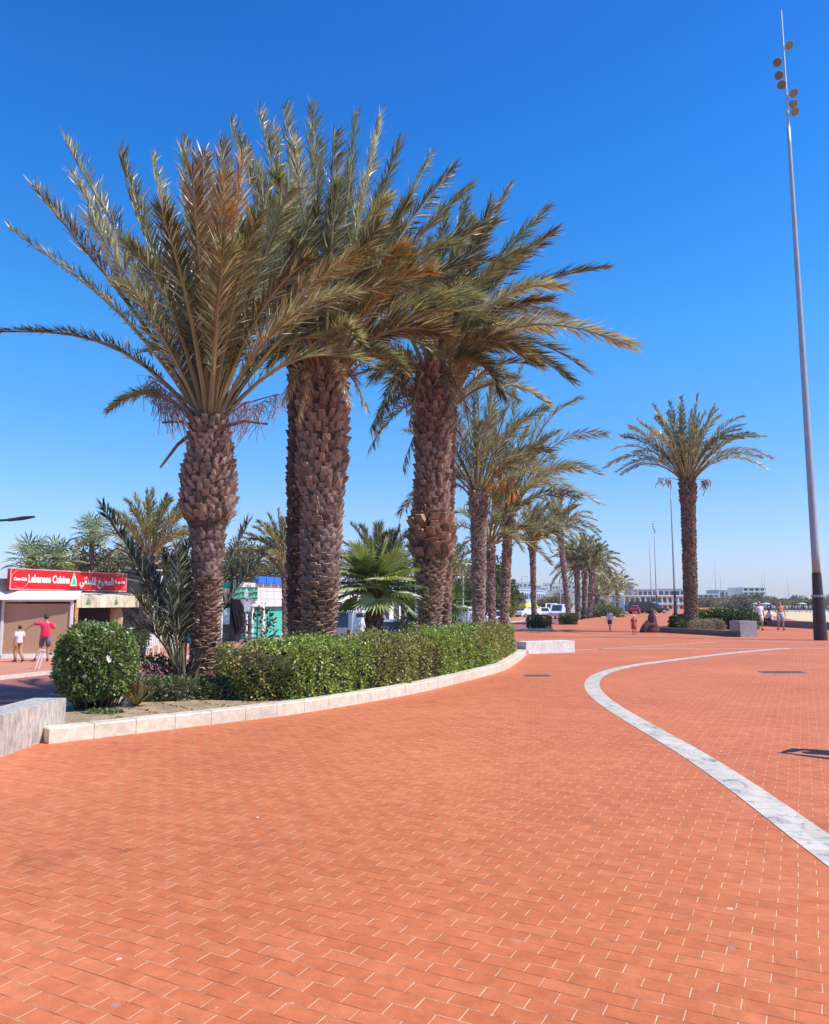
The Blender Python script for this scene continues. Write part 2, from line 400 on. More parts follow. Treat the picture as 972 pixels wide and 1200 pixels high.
# left marble wall
wl = NB(); YY = [-30, -20, -12, -6, -2, 1, 3, 5, 6.6, 8.1, 9.55]
for a, b_ in zip(YY[:-1], YY[1:]): wl.box((-4.5, (a+b_)/2, .11), (.4, b_-a-.006, .64))
tag(build('marble_wall', wl, WALLM), 'thick low wall of vertically streaked grey marble at the left edge', 'wall')

# ---------------------------------------------------------------- vegetation builders
def leaf_cards(nb, P, D, L, W, col, rng, flop=0.):
    """diamond leaves: P base (n,3), D direction (n,3)"""
    n = len(P); D = unit(D); r = rng.normal(size=(n, 3)); S = unit(np.cross(D, r))
    L = np.broadcast_to(L, (n,))[:, None]; W = np.broadcast_to(W, (n,))[:, None]
    v = np.stack([P, P+D*L*.5+S*W*.5, P+D*L+A(0, 0, -1)*flop*L, P+D*L*.5-S*W*.5], 1).reshape(-1, 3)
    f = np.arange(n*4).reshape(n, 4)
    nb.add(v, [f], np.repeat(col, 4, axis=0))
def pal(rng, n, cols, w=None, jit=.18):
    cols = np.array(cols, float); i = rng.choice(len(cols), n, p=w)
    return cols[i]*(1+rng.uniform(-jit, jit, (n, 1)))*(1+rng.uniform(-.06, .06, (n, 3)))
def lump(P, k=2.2, seed=0):
    a = P*k+seed
    return (np.sin(a[:, 0]*1.3+a[:, 1]*.7)+np.sin(a[:, 1]*1.9-a[:, 2]*1.1+1)+np.sin(a[:, 0]*2.7+a[:, 2]*2.1+2)+np.sin(a[:, 1]*4.1+a[:, 0]*3.3+4)*.6)/3.6

OLIVE = [(.19, .195, .085), (.115, .13, .06), (.29, .275, .15), (.48, .43, .27), (.27, .15, .06)]
def frond(nb, B, T, rng, arch=.2, droop=.12, npair=70, ll=.5, lw=.028, wind=(0, 0, 0), cols=OLIVE, cw=(.34, .26, .22, .12, .06), start=.17, out=None, twist=.9, rw=.04, rc=(.34, .26, .12), alpha=(46, 27), vang=36, shade=1.):
    B = np.asarray(B, float); T = np.asarray(T, float); L = np.linalg.norm(T-B); d = (T-B)/L
    P1 = B+(d*.35+Z3*arch)*L; P2 = T+(-d*.3+Z3*droop)*L
    t = np.linspace(0, 1, npair)[:, None]
    def bz(t): return (1-t)**3*B+3*(1-t)**2*t*P1+3*(1-t)*t*t*P2+t**3*T
    def dz(t): return 3*(1-t)**2*(P1-B)+6*(1-t)*t*(P2-P1)+3*t*t*(T-P2)
    tr = np.linspace(0, 1, 9)[:, None]
    nb.tube(bz(tr), np.linspace(rw, .006, 9), 4, np.array(rc)*rng.uniform(.8, 1.15), cap=False)
    tt = np.clip(start+(1-start)*t**.95+rng.uniform(-.3, .3, (npair, 1))*(1-start)/npair, start, 1)
    P = bz(tt); Tn = unit(dz(tt))
    if out is None: out = unit(A(d[0], d[1], 0)+A(*rng.uniform(-.2, .2, 2), 0))
    ref = unit(Z3-np.asarray(out)*.7)
    S = unit(np.cross(Tn, ref)); N = np.cross(S, Tn)
    tw = rng.uniform(-twist, twist); c, s = math.cos(tw), math.sin(tw); S, N = S*c+N*s, N*c-S*s
    u = (tt-start)/(1-start)
    prof = np.minimum(1, .4+u*3.2)*(1-.42*u**2.5)
    fc = np.array(cols)[rng.choice(len(cols), p=cw)]
    base = (.55*fc+.45*np.array(cols[0]))*rng.choice([.55, .8, 1., 1.25, 1.5])
    for sgn in (1, -1):
        al = np.radians(alpha[0]+(alpha[1]-alpha[0])*u+rng.normal(0, 7, (npair, 1)))
        be = np.radians(np.where(rng.random((npair, 1)) < .5, vang-24, vang+26)+rng.normal(0, 12, (npair, 1)))
        D = unit(np.cos(al)*Tn+np.sin(al)*(sgn*S*np.cos(be)+N*np.sin(be))+np.asarray(wind)*.35)
        ln_ = ll*prof*rng.uniform(.75, 1.12, (npair, 1))
        W = unit(np.cross(D, N)); ga = rng.normal(0, .6, (npair, 1)); W = W*np.cos(ga)+np.cross(D, W)*np.sin(ga)
        w = lw*(.75+.5*rng.random((npair, 1)))
        M = P+D*ln_*.38
        Tip = P+D*ln_+(np.asarray(wind)*.2+A(0, 0, -.07)+rng.normal(0, .05, (npair, 3)))*ln_
        v = np.stack([P, M+W*w*.5, Tip, M-W*w*.5], 1).reshape(-1, 3)
        i = np.arange(npair)*4
        f = np.concatenate([np.stack([i, i+1, i+3], 1), np.stack([i+1, i+2, i+3], 1)])
        cc = base*shade*rng.uniform(.6, 1.45, (npair, 1)); tan = rng.random((npair, 1))
        cc = np.where(tan < .14, np.array([.55, .48, .32]), np.where(tan > .88, cc*.45, cc))  # dry tan leaflets double as painted glints, darkened ones as crown shadow
        nb.add(v, [f], np.repeat(cc, 4, axis=0))

def boots(nb, axis, prof, z0, z1, w, h, p, rng, front, cut, tilt=0.):
    """leaf-base stubs in a spiral round the trunk axis"""
    zs = np.linspace(z0, z1, 30); rr = np.interp(zs, [q[0] for q in prof], [q[1] for q in prof])
    area = 2*math.pi*float(np.mean(rr)*(z1-z0)); N = int(area/(w*h*.72))
    th0 = rng.uniform(0, 6)
    for i in range(N):
        z = z0+(z1-z0)*i/N; r = np.interp(z, [q[0] for q in prof], [q[1] for q in prof])
        th = th0+i*2.39996+rng.uniform(-.12, .12); cx, cy = axis(z)[:2]
        e = A(math.cos(th), math.sin(th), 0); s = A(-math.sin(th), math.cos(th), 0); c = axis(z)
        ww = w*rng.uniform(.75, 1.15)/2; hh = h*rng.uniform(.8, 1.5); pp = p*rng.uniform(.5, 1.6); sk = rng.uniform(-.2, .2)*w
        b0 = c+e*(r*.93); t0 = c+e*(r+pp)+Z3*hh+s*sk; t1 = c+e*(r*.9)+Z3*(hh*1.15)+s*sk
        v = [b0-s*ww, b0+s*ww, t0-s*ww*.62, t0+s*ww*.62, t1-s*ww*.7, t1+s*ww*.7, c+e*(r+pp*.7)+Z3*hh*.45]
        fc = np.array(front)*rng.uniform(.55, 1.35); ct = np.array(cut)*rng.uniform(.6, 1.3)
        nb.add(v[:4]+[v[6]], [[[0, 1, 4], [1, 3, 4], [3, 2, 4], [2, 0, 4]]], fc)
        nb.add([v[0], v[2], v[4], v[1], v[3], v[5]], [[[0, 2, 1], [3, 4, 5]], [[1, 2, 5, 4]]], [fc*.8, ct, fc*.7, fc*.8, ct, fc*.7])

def palm_trunk(t, base, top, prof, spec, rng, core=(.12, .075, .05), fib=0):
    base = np.asarray(base, float); top = np.asarray(top, float); Ht = top[2]-base[2]
    def axis(z):
        f = z/Ht; return base+(top-base)*f + A(math.sin(f*3.1)*.02*Ht*0, 0, 0)
    nb = NB(); zz = np.linspace(-.1, Ht, 28); k = 20; v = []
    a = np.arange(k)*2*math.pi/k
    for z in zz:
        r = np.interp(z, [q[0] for q in prof], [q[1] for q in prof])*(1+rng.uniform(-.05, .05, k)); c = axis(z)
        v.append(np.stack([c[0]+r*np.cos(a), c[1]+r*np.sin(a), np.full(k, c[2])], -1))
    i = np.arange(len(zz)-1)[:, None]*k; j = np.arange(k)[None, :]; j2 = (j+1) % k
    nb.add(np.concatenate(v), [np.stack([i+j, i+j2, i+k+j2, i+k+j], -1).reshape(-1, 4), [[(len(zz)-1)*k+q for q in range(k)]]], core)
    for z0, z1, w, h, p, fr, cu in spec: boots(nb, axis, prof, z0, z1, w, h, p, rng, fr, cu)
    if fib:
        n = fib; th = rng.uniform(0, 6.28, n); z = rng.uniform(Ht*.05, Ht, n)
        r = np.interp(z, [q[0] for q in prof], [q[1] for q in prof]); e = np.stack([np.cos(th), np.sin(th), 0*th], 1)
        P = np.array([axis(q) for q in z])+e*(r[:, None]+.01)
        leaf_cards(nb, P, e*.6+rng.normal(0, .4, (n, 3))+A(0, 0, .5), rng.uniform(.08, .22, n), .012, pal(rng, n, [(.3, .2, .13), (.18, .1, .07)]), rng)
    return build('trunk', nb, BARK, t)

RB = (.29, .195, .16); RBd = (.24, .16, .13); CUT = (.5, .38, .3)
def rand_fronds(nb, base, R, n, rng, el=(10, 80), wind=(.25, 0, 0), npair=50, ll=.45, lw=.03, cols=OLIVE, cw=(.34, .26, .22, .12, .06), droopk=1., br=.25, rw=.045, sag=1., alpha=(46, 27)):
    for i in range(n):
        az = i*2.39996+rng.uniform(-.25, .25); f = (i+.5)/n
        e = math.radians(el[0]+(el[1]-el[0])*f**.8+rng.uniform(-6, 6))
        o = A(math.cos(az), math.sin(az), 0)
        L = R*rng.uniform(.82, 1.08)
        B = np.asarray(base)+o*br*math.cos(e)+Z3*(.1+.5*f*br)
        hd = math.cos(e); T = B+(o*hd+Z3*math.sin(e))*L+np.asarray(wind)*L*(.6+.6*hd)*.6
        T = B+unit(T-B)*L
        T[2] -= L*.18*hd*sag
        frond(nb, B, T, rng, arch=.16+.2*hd, droop=.1+.16*hd*droopk, npair=npair, ll=ll, lw=lw, wind=wind, cols=cols, cw=cw, rw=rw, alpha=alpha)
def tip_fronds(nb, base, Y, tips, rng, br=.22, **kw):
    for q in tips:
        px, py, dy = q[:3]; opt = dict(q[3]) if len(q) > 3 else {}
        T = at(px, py, Y+dy); d = unit(T-np.asarray(base)); o = unit(A(d[0], d[1], 0))
        B = np.asarray(base)+o*br*(1-abs(d[2])*.6)+Z3*.15*d[2]
        k = dict(kw); k.update(opt); frond(nb, B, T, rng, out=o, **k)

def threads(name, t, centre_list, rng, col, n=60, L=.7, w=.006, mat=None):
    nb = NB()
    for (B, E) in centre_list:
        B = np.asarray(B, float); E = np.asarray(E, float)
        nb.tube([B, (B+E)/2+Z3*.12, E], [.022, .016, .01], 4, np.array(col)*.8, cap=False)
        for i in range(n):
            f = rng.uniform(.55, 1); p = B+(E-B)*f; e = p+rng.normal(0, .13, 3)+A(0, 0, -L*rng.uniform(.35, 1)); m = (p+e)/2+rng.normal(0, .06, 3)+unit(E-B)*.08
            nb.tube([p, m, e], w, 3, np.array(col)*rng.uniform(.7, 1.25), cap=False)
    return build(name, nb, BARK, t)

ROWG = 'date palms in a row along the promenade'
# ---- palm 1 : nearest, swollen collar
rng = np.random.default_rng(11)
Y1 = 13.5; b1 = at(240, 806, Y1); b1[2] = .12; c1 = at(246, 500, Y1)
t = thing('date_palm', 'nearest date palm with a swollen bulging collar halfway up its slim trunk', 'palm tree', b1, 0, ROWG)
Ht = c1[2]-b1[2]
px1 = 13.6/886
prof = [(0, .24), (.3, .2), (1.0, .2), (2.0, .225), (2.5, .26), (2.84, .3), (2.95, .41), (3.2, .45), (3.7, .42), (4.2, .34), (Ht, .28)]
palm_trunk(t, b1, c1, prof, [(.0, 1.9, .16, .055, .07, (.36, .21, .15), (.55, .37, .27)), (1.8, 2.75, .15, .11, .05, RB, RBd), (2.85, Ht+.05, .14, .13, .07, (.36, .23, .17), (.3, .22, .19))], rng, fib=500)
nb = NB()
kw = dict(npair=170, ll=.64, lw=.027, wind=(.22, .05, 0), rw=.05)
BR = dict(cols=[(.36, .2, .075)], cw=[1.], ll=.66); TL = dict(arch=.1, droop=.02)
tips = [(0, 389, 0, dict(arch=.30, droop=.13, ll=.38)), (12, 268, .6, dict(arch=.16, droop=.05, ll=.42)), (44, 224, -.6, TL), (76, 165, .5, TL), (84, 205, 1.5, TL), (140, 183, -.7, TL), (178, 188, 1., TL), (128, 480, -.6, dict(arch=.42, droop=.35, ll=.28, lw=.02, start=.3)),
        (104, 255, -1.3, TL), (215, 175, 1.6, TL), (238, 182, -1.0, {**BR, **TL}), (262, 168, .5, TL), (285, 190, -1.6, {**BR, **TL}), (320, 205, .6, TL), (338, 222, -1.2, TL),
        (365, 265, .9, dict(arch=.18, droop=.08)), (432, 292, -.8, dict(arch=.26, droop=.14, cols=[(.24, .16, .06)], cw=[1.])), (470, 335, .4, dict(arch=.3, droop=.18)), (410, 345, -1.6, dict(arch=.3, droop=.2)),
        (300, 260, -2.2, dict(arch=.2, droop=.1)), (190, 250, -2.4, dict(arch=.2, droop=.1)), (170, 300, 2.4, dict(arch=.2, droop=.1)), (330, 300, 2.4, dict(arch=.2, droop=.1)),
        (262, 290, -2.9, dict(arch=.25, droop=.14)), (395, 400, .8, dict(arch=.36, droop=.26, ll=.4)), (150, 225, .2, TL), (250, 230, 2., TL), (226, 205, -2.1, {**BR, **TL}), (262, 215, -2.3, {**BR, **TL})]
tip_fronds(nb, c1, Y1, tips, rng, br=.27, **kw)
rand_fronds(nb, c1, 3.4, 16, rng, el=(38, 84), npair=130, ll=.58, lw=.027, wind=(.15, 0, 0))
build('crown', nb, PALMLEAF, t)
threads('fruit_stalk', t, [(c1, at(175, 440, 13.2)), (c1, at(196, 462, 12.9))], rng, (.4, .26, .27), 70, .6)
threads('fruit_stalk', t, [(c1, at(325, 462, 13.4)), (c1, at(292, 470, 13.0))], rng, (.4, .26, .27), 50, .55)
ds = NB()
for (a, b_, c_) in ((228, 505, (188, 548)), (262, 500, (314, 497)), (236, 503, (190, 495))):
    p0 = at(a, b_, 13.3); p1 = at(c_[0], c_[1], 13.1); ds.tube([p0, (p0+p1)/2+Z3*.08, p1], [.045, .03, .02], 5, (.2, .11, .08))
build('dead_frond_stub', ds, BARK, t)

# ---- palm 2 : massive trunk, brown skirts
rng = np.random.default_rng(12)
Y2 = 16.; b2 = at(374, 770, Y2); b2[2] = .12; c2 = at(380, 440, Y2); Ht = c2[2]-b2[2]
t = thing('date_palm', 'date palm with the widest trunk, standing in the long hedge beside a darker one', 'palm tree', b2, 0, ROWG)
def wpx(w, Y): return max(w*Y*1.02/886/2-.075, w*Y/886/2*.74)
prof = [(0, wpx(34, Y2)), (.8, wpx(38, Y2)), (1.9, wpx(46, Y2)), (3.5, wpx(52, Y2)), (4.8, wpx(60, Y2)), (5.6, wpx(60, Y2)), (Ht, wpx(52, Y2))]
palm_trunk(t, b2, c2, prof, [(0, 1.9, .2, .08, .09, (.32, .2, .14), (.5, .34, .24)), (1.7, 4.0, .19, .13, .06, RB, CUT), (3.8, Ht+.1, .2, .2, .1, (.33, .21, .16), (.44, .31, .24))], rng, fib=700)
nb = NB(); kw = dict(npair=165, ll=.7, lw=.03, wind=(.35, .05, 0), rw=.055)
BR2 = dict(cols=[(.3, .17, .06)], cw=[1.])
tips = [(276, 160, 2.0, TL), (304, 133, .5, TL), (332, 128, -.8, TL), (366, 128, .8, TL), (345, 170, -1.8, TL), (392, 160, -1.5, TL), (418, 138, .4, TL), (446, 142, -.6, TL), (468, 168, .8, TL),
        (300, 200, -1.6, TL), (325, 250, -2.4, dict(arch=.2, droop=.1)), (505, 183, 1.5, TL), (548, 222, -.8, dict(arch=.16, droop=.08)), (532, 198, .8, dict(arch=.16, droop=.08)), (478, 240, -1.8, dict(arch=.2, droop=.1)),
        (580, 262, .5, dict(arch=.24, droop=.12)), (470, 292, -1.6, {**BR2, 'arch': .28, 'droop': .16}), (500, 318, -1.2, {**BR2, 'arch': .3, 'droop': .2}), (440, 270, -2.2, dict(arch=.24, droop=.12)),
        (560, 350, -.4, dict(arch=.32, droop=.18)), (520, 392, -.8, {**BR2, 'arch': .34, 'droop': .22}), (590, 305, 1.2, dict(arch=.28, droop=.15)),
        (318, 428, -1.4, dict(arch=.45, droop=.3, ll=.45)), (300, 330, 1.0, dict(arch=.26, droop=.1)), (420, 400, -2.6, dict(arch=.4, droop=.25, ll=.5)), (470, 430, -.8, dict(arch=.4, droop=.28, ll=.5)), (330, 380, -2.2, dict(arch=.4, droop=.2)), (410, 200, 1.6, TL), (450, 215, 2.2, TL)]
tip_fronds(nb, c2, Y2, tips, rng, br=.42, **kw)
tip_fronds(nb, c2, Y2, [(x_, y_, d_, dict(arch=.5, droop=.3, ll=.35, lw=.022, cols=[(.36, .24, .13)], cw=[1.])) for x_, y_, d_ in ((332, 470, -.9), (430, 478, -.7), (350, 492, -1.0), (408, 470, -1.2))], rng, br=.4, npair=70, wind=(.1, 0, 0))
rand_fronds(nb, c2, 3.9, 22, rng, el=(18, 84), npair=125, ll=.62, lw=.03, wind=(.35, 0, 0), br=.4)
build('crown', nb, PALMLEAF, t)
# bare petiole fan at the crown base
nb = NB()
for i in range(46):
    az = i*2.4; o = A(math.cos(az), math.sin(az), 0); L = rng.uniform(.5, 1.1); p = c2+o*.38-Z3*rng.uniform(.0, .5)
    nb.tube([p, p+o*.12*L+Z3*.4*L, p+o*.5*L+Z3*.75*L], [.05, .035, .015], 4, np.array((.36, .2, .11))*rng.uniform(.6, 1.2))
build('petiole_stubs', nb, BARK, t)
# ---- palm 2b rear
rng = np.random.default_rng(13)
Yb = 17.6; bb = at(352, 760, Yb); bb[2] = .12; cb = at(356, 432, Yb)
t = thing('date_palm', 'shaded dark trunked date palm tucked left behind the widest trunk', 'palm tree', bb, 0, ROWG)
Ht = cb[2]-bb[2]
palm_trunk(t, bb, cb, [(0, wpx(30, Yb)), (2, wpx(36, Yb)), (Ht, wpx(40, Yb))], [(0, Ht, .2, .13, .06, (.15, .09, .075), (.24, .15, .11))], rng, fib=200)  # bark coloured darker than the front trunk, its shade painted in
nb = NB(); kw = dict(npair=140, ll=.7, lw=.032, wind=(.3, .05, 0), rw=.05)
tips = [(214, 163, .5, TL), (240, 200, 1.5, TL), (270, 145, -.2, TL), (258, 180, 2., TL), (225, 250, -.5, dict(arch=.2, droop=.08)), (286, 170, 1., TL), (320, 150, 2., TL), (380, 170, 1.5, TL), (440, 190, 1.5, TL), (290, 250, -1., dict(arch=.2, droop=.1)), (270, 330, .4, dict(arch=.3, droop=.15))]
tip_fronds(nb, cb, Yb, tips, rng, br=.3, **kw)
rand_fronds(nb, cb, 3.8, 18, rng, el=(30, 80), npair=105, ll=.62, lw=.032, wind=(.3, 0, 0), br=.3)
build('crown', nb, PALMLEAF, t)

# ---- palm 3
rng = np.random.default_rng(14)
Y3 = 19.5; b3 = at(503, 760, Y3); b3[2] = .12; c3 = at(509, 438, Y3); Ht = c3[2]-b3[2]
t = thing('date_palm', 'thick date palm with a ragged collar low on its trunk at the hedge', 'palm tree', b3, 0, ROWG)
prof = [(0, wpx(22, Y3)), (.8, wpx(26, Y3)), (2.0, wpx(36, Y3)), (2.5, wpx(42, Y3)), (2.65, wpx(50, Y3)), (3.4, wpx(52, Y3)), (3.55, wpx(42, Y3)), (5, wpx(42, Y3)), (6.4, wpx(48, Y3)), (Ht, wpx(44, Y3))]
palm_trunk(t, b3, c3, prof, [(0, 2.5, .19, .08, .07, (.4, .26, .18), (.58, .42, .31)), (2.5, 3.6, .32, .22, .14, (.32, .18, .12), (.5, .3, .19)), (3.5, Ht+.1, .2, .17, .09, (.29, .18, .14), (.42, .29, .22))], rng, fib=500)
nb = NB(); kw = dict(npair=155, ll=.72, lw=.034, wind=(.45, .05, 0), rw=.055)
tips = [(597, 220, .5, dict(arch=.1, droop=.06)), (575, 240, -1., TL), (640, 246, 1., dict(arch=.16, droop=.08)), (650, 272, -.6, dict(arch=.18, droop=.1)), (708, 314, .2, dict(arch=.3, droop=.12)), (738, 404, -.3, dict(arch=.36, droop=.16)),
        (640, 352, -1.2, dict(arch=.3, droop=.16, cols=[(.2, .13, .05)], cw=[1.])), (560, 270, -1.5, TL), (610, 300, .8, dict(arch=.25, droop=.12)), (668, 446, .6, dict(arch=.42, droop=.26)), (640, 390, 1.4, dict(arch=.34, droop=.2)),
        (590, 462, -1.6, dict(arch=.45, droop=.35)), (575, 380, -1.8, dict(arch=.35, droop=.2)), (520, 250, 1.2, TL), (500, 300, -1.8, TL), (545, 235, 1.8, TL), (436, 500, -.8, dict(arch=.5, droop=.3)), (440, 440, -1.2, dict(arch=.4, droop=.2)), (470, 300, 1., TL),
        (620, 420, -2., dict(arch=.4, droop=.25))]
tip_fronds(nb, c3, Y3, tips, rng, br=.38, **kw)
tip_fronds(nb, c3, Y3, [(x_, y_, d_, dict(arch=.5, droop=.3, ll=.35, lw=.024, cols=[(.38, .26, .15)], cw=[1.])) for x_, y_, d_ in ((462, 474, -.8), (548, 482, -.6), (480, 500, -1.0), (536, 505, -1.))], rng, br=.38, npair=70, wind=(.1, 0, 0))
rand_fronds(nb, c3, 3.8, 20, rng, el=(8, 84), npair=115, ll=.64, lw=.034, wind=(.45, 0, 0), br=.38)
build('crown', nb, PALMLEAF, t)
threads('fruit_stalk', t, [(c3, at(462, 440, 19)), (c3, at(476, 452, 18.8)), (c3, at(548, 400, 18.8))], rng, (.38, .24, .18), 80, .7, .008)
rng = np.random.default_rng(15)
Yb = 21.2; bb = at(519, 760, Yb); bb[2] = .12; cb = at(524, 478, Yb); Ht = cb[2]-bb[2]
t = thing('date_palm', 'slimmer date palm hidden right behind the trunk with the ragged collar', 'palm tree', bb, 0, ROWG)
palm_trunk(t, bb, cb, [(0, wpx(18, Yb)), (Ht, wpx(26, Yb))], [(0, Ht, .2, .12, .06, (.3, .18, .13), (.4, .26, .19))], rng)
nb = NB()
tips = [(434, 524, 0, dict(arch=.45, droop=.3)), (450, 478, -.5, dict(arch=.4, droop=.2)), (472, 548, .4, dict(arch=.5, droop=.3)), (560, 360, 1, TL), (600, 390, 0, dict(arch=.25, droop=.12)), (455, 420, .8, dict(arch=.3, droop=.15))]
tip_fronds(nb, cb, Yb, tips, rng, br=.3, npair=70, ll=.5, lw=.036, wind=(.4, 0, 0))
rand_fronds(nb, cb, 2.8, 22, rng, el=(5, 80), npair=60, ll=.5, lw=.036, wind=(.4, 0, 0), br=.3)
build('crown', nb, PALMLEAF, t)

# ---- the rest of the row
def row_palm(seed, Y, base_px, crown_px, w0, w1, R, label, tips=(), n=34, group=ROWG, cols=OLIVE, cw=(.34, .26, .22, .12, .06), wind=(.35, 0, 0), el=(-12, 82), npair=60, zb=.0, boot=.2, ll=.56, front=RB, cut=CUT, sag=1.):
    rng = np.random.default_rng(seed)
    b = at(base_px, 700, Y); b[2] = zb; c = at(crown_px[0], crown_px[1], Y); Ht = c[2]-b[2]
    t = thing('date_palm', label, 'palm tree', b, 0, group)
    prof = [(0, wpx(w0, Y)*1.12), (Ht*.12, wpx(w0, Y)), (Ht*.8, wpx((w0+w1)/2, Y)), (Ht, wpx(w1, Y))]
    palm_trunk(t, b, c, prof, [(0, Ht*.85, boot, boot*.62, .05, front, cut), (Ht*.85, Ht+.1, boot, boot*.9, .12, front, cut)], rng)
    nb = NB(); lw = max(.034, Y*1.0/886)
    if tips: tip_fronds(nb, c, Y, tips, rng, br=.25, npair=npair+20, ll=ll, lw=lw, wind=wind, cols=cols, cw=cw)
    rand_fronds(nb, c, R, n, rng, el=el, npair=npair, ll=ll, lw=lw, wind=wind, cols=cols, cw=cw, br=.25, sag=sag)
    build('crown', nb, PALMLEAF, t); return t, c
a4 = dict(arch=.3, droop=.18)
t4, c4 = row_palm(21, 27.5, 561, (561, 582), 17, 24, 3.6, 'date palm with an upright feathery crown just past the end of the hedge', [(560, 424, 0, TL), (590, 416, .8, TL), (612, 430, -.8, TL), (540, 432, 1, TL), (524, 470, -1, TL), (500, 560, .3, dict(arch=.4, droop=.25)), (640, 480, .5, dict(arch=.3, droop=.2)), (508, 510, 0, a4), (470, 600, 1, dict(arch=.5, droop=.3)), (580, 440, -1.5, TL), (620, 540, -1, a4)], n=18, el=(10, 80), ll=.74)
t5, c5 = row_palm(22, 33, 590, (596, 604), 11, 15, 3.8, 'date palm bending its long fronds over to the right, with orange fruit stalks', [(680, 468, 0, dict(arch=.42, droop=.2)), (709, 509, .5, dict(arch=.44, droop=.2)), (702, 556, -.5, dict(arch=.5, droop=.3)), (668, 548, .8, dict(arch=.3, droop=.15)), (676, 582, -.8, dict(arch=.3, droop=.15)), (640, 470, 1.5, TL), (604, 460, 0, TL), (570, 490, 1, TL), (652, 508, -1, a4), (535, 560, 0, a4)], n=18, el=(10, 80), ll=.78)
rng = np.random.default_rng(5)
threads('fruit_stalk', t5, [(c5, at(588, 548, 32.4)), (c5, at(600, 556, 32.4)), (c5, at(576, 560, 32.4))], rng, (.75, .3, .06), 60, 1.1, .02)
row_palm(23, 31.2, 577, (575, 640), 9, 10, 2.4, 'short thin date palm squeezed between two taller trunks past the hedge', n=18, el=(-15, 75), cw=(.5, .3, .1, .05, .05))
row_palm(24, 46, 626, (624, 636), 6.5, 9, 2.5, 'tall slender date palm rising behind the nearer of the clipped box hedges', n=38, el=(-20, 80), npair=34)
row_palm(25, 58, 667, (656, 624), 6.5, 8, 2.9, 'tall date palm with a slightly leaning trunk beside the farther box hedge', n=38, el=(-20, 80), npair=34, wind=(.2, 0, 0))
for k, (Y, bx, cx, cy, lab) in enumerate(((80, 677, 676, 668, 'left trunk of the dense date palm clump beyond the box hedges'), (82, 685, 685, 662, 'middle trunk of the dense date palm clump beyond the box hedges'), (79, 691, 694, 668, 'right trunk of the dense date palm clump beyond the box hedges'))):
    row_palm(30+k, Y, bx, (cx, cy), 6.5, 7.5, 3.3, lab, n=46, el=(-35, 84), npair=26, wind=(.1, 0, 0), boot=.35, ll=.6)
row_palm(34, 110, 711, (710, 694), 4, 5, 3.2, 'small distant date palm left of the last one in the row', n=36, el=(-30, 84), npair=18, boot=.5, ll=.6, wind=(.1, 0, 0))
row_palm(35, 125, 724, (724, 694), 4, 5, 3.4, 'last distant date palm of the row beside the white pavilion', n=36, el=(-30, 84), npair=18, boot=.5, ll=.6, wind=(.1, 0, 0))
row_palm(36, 95, 699, (700, 700), 3.5, 5, 3, 'low distant date palm just right of the dense clump', n=30, el=(-30, 84), npair=18, boot=.5, ll=.6, wind=(.1, 0, 0))
# palms of the street side
STG = 'palms growing on the street side'
row_palm(40, 34, 174, (176, 652), 10.5, 12, 2.8, 'young date palm with a straw coloured crown in front of the restaurant', [(128, 598, 0, dict(arch=.12, droop=.05)), (158, 580, .5, TL), (178, 574, -.5, TL), (196, 582, .5, TL), (215, 600, 0, TL), (222, 625, .5, dict(arch=.25, droop=.15)), (140, 625, -.5, a4)], n=26, el=(0, 80), group=STG, zb=ZS, cols=[(.17, .17, .06), (.24, .22, .1), (.36, .25, .1)], cw=(.5, .35, .15), wind=(.05, 0, 0), boot=.22)
row_palm(41, 42, 335, (334, 672), 6, 8, 3.1, 'straw coloured date palm half hidden left of the widest trunk', [(296, 632, 0, dict(arch=.4, droop=.2)), (304, 612, .6, dict(arch=.3, droop=.2)), (326, 598, -.5, TL), (345, 600, .5, TL)], n=26, el=(5, 80), group=STG, zb=ZS, cols=[(.2, .19, .07), (.3, .26, .11), (.36, .25, .1)], cw=(.5, .35, .15), wind=(-.15, 0, 0))
row_palm(42, 30, 446, (446, 690), 9, 11, 2.6, 'date palm with a pale tuft rising behind the fan palm', [(446, 614, 0, TL), (425, 618, .4, TL), (468, 620, -.4, TL)], n=30, el=(-5, 82), group=STG, zb=ZS, cols=[(.15, .17, .06), (.22, .22, .1), (.3, .25, .1)], cw=(.5, .35, .15), wind=(.05, 0, 0))
row_palm(43, 60, 529, (529, 676), 6, 8, 2.9, 'small date palm seen between the third and fourth trunks', n=34, el=(-20, 82), group=STG, zb=ZS, npair=26, cols=[(.15, .17, .06), (.22, .22, .1), (.3, .25, .1)], cw=(.5, .35, .15), wind=(.05, 0, 0))

# ---- young suckers at the foot of palm 1
rng = np.random.default_rng(16)
t = thing('young_date_palm', 'dark clump of young date palm fronds sprouting left of the nearest trunk', 'palm tree', (*gnd(204, 812, .13)[:2], .13))
bs_ = np.array(t.location) + A(.0, .5, .0); Ys = bs_[1]
nb = NB()
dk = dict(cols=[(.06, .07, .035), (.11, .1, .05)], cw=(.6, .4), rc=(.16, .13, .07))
tips = [(121, 594, .3, dict(arch=.16, droop=.06)), (150, 640, .8, dict(arch=.16, droop=.06)), (190, 648, .2, TL), (207, 640, -.1, TL), (218, 640, .6, TL), (178, 668, .9, TL), (212, 668, .8, TL), (198, 690, -.3, TL), (225, 660, 1.2, TL),
        (292, 612, .9, dict(arch=.05, droop=.1)), (305, 655, 1.2, dict(arch=.1, droop=.1)), (160, 700, -.5, dict(arch=.2, droop=.1)), (165, 735, .3, dict(arch=.3, droop=.2)), (208, 700, -.2, TL), (204, 655, .6, TL), (214, 650, .3, TL)]
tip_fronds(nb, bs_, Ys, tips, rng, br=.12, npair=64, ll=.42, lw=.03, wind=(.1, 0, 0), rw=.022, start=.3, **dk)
nb2 = NB()
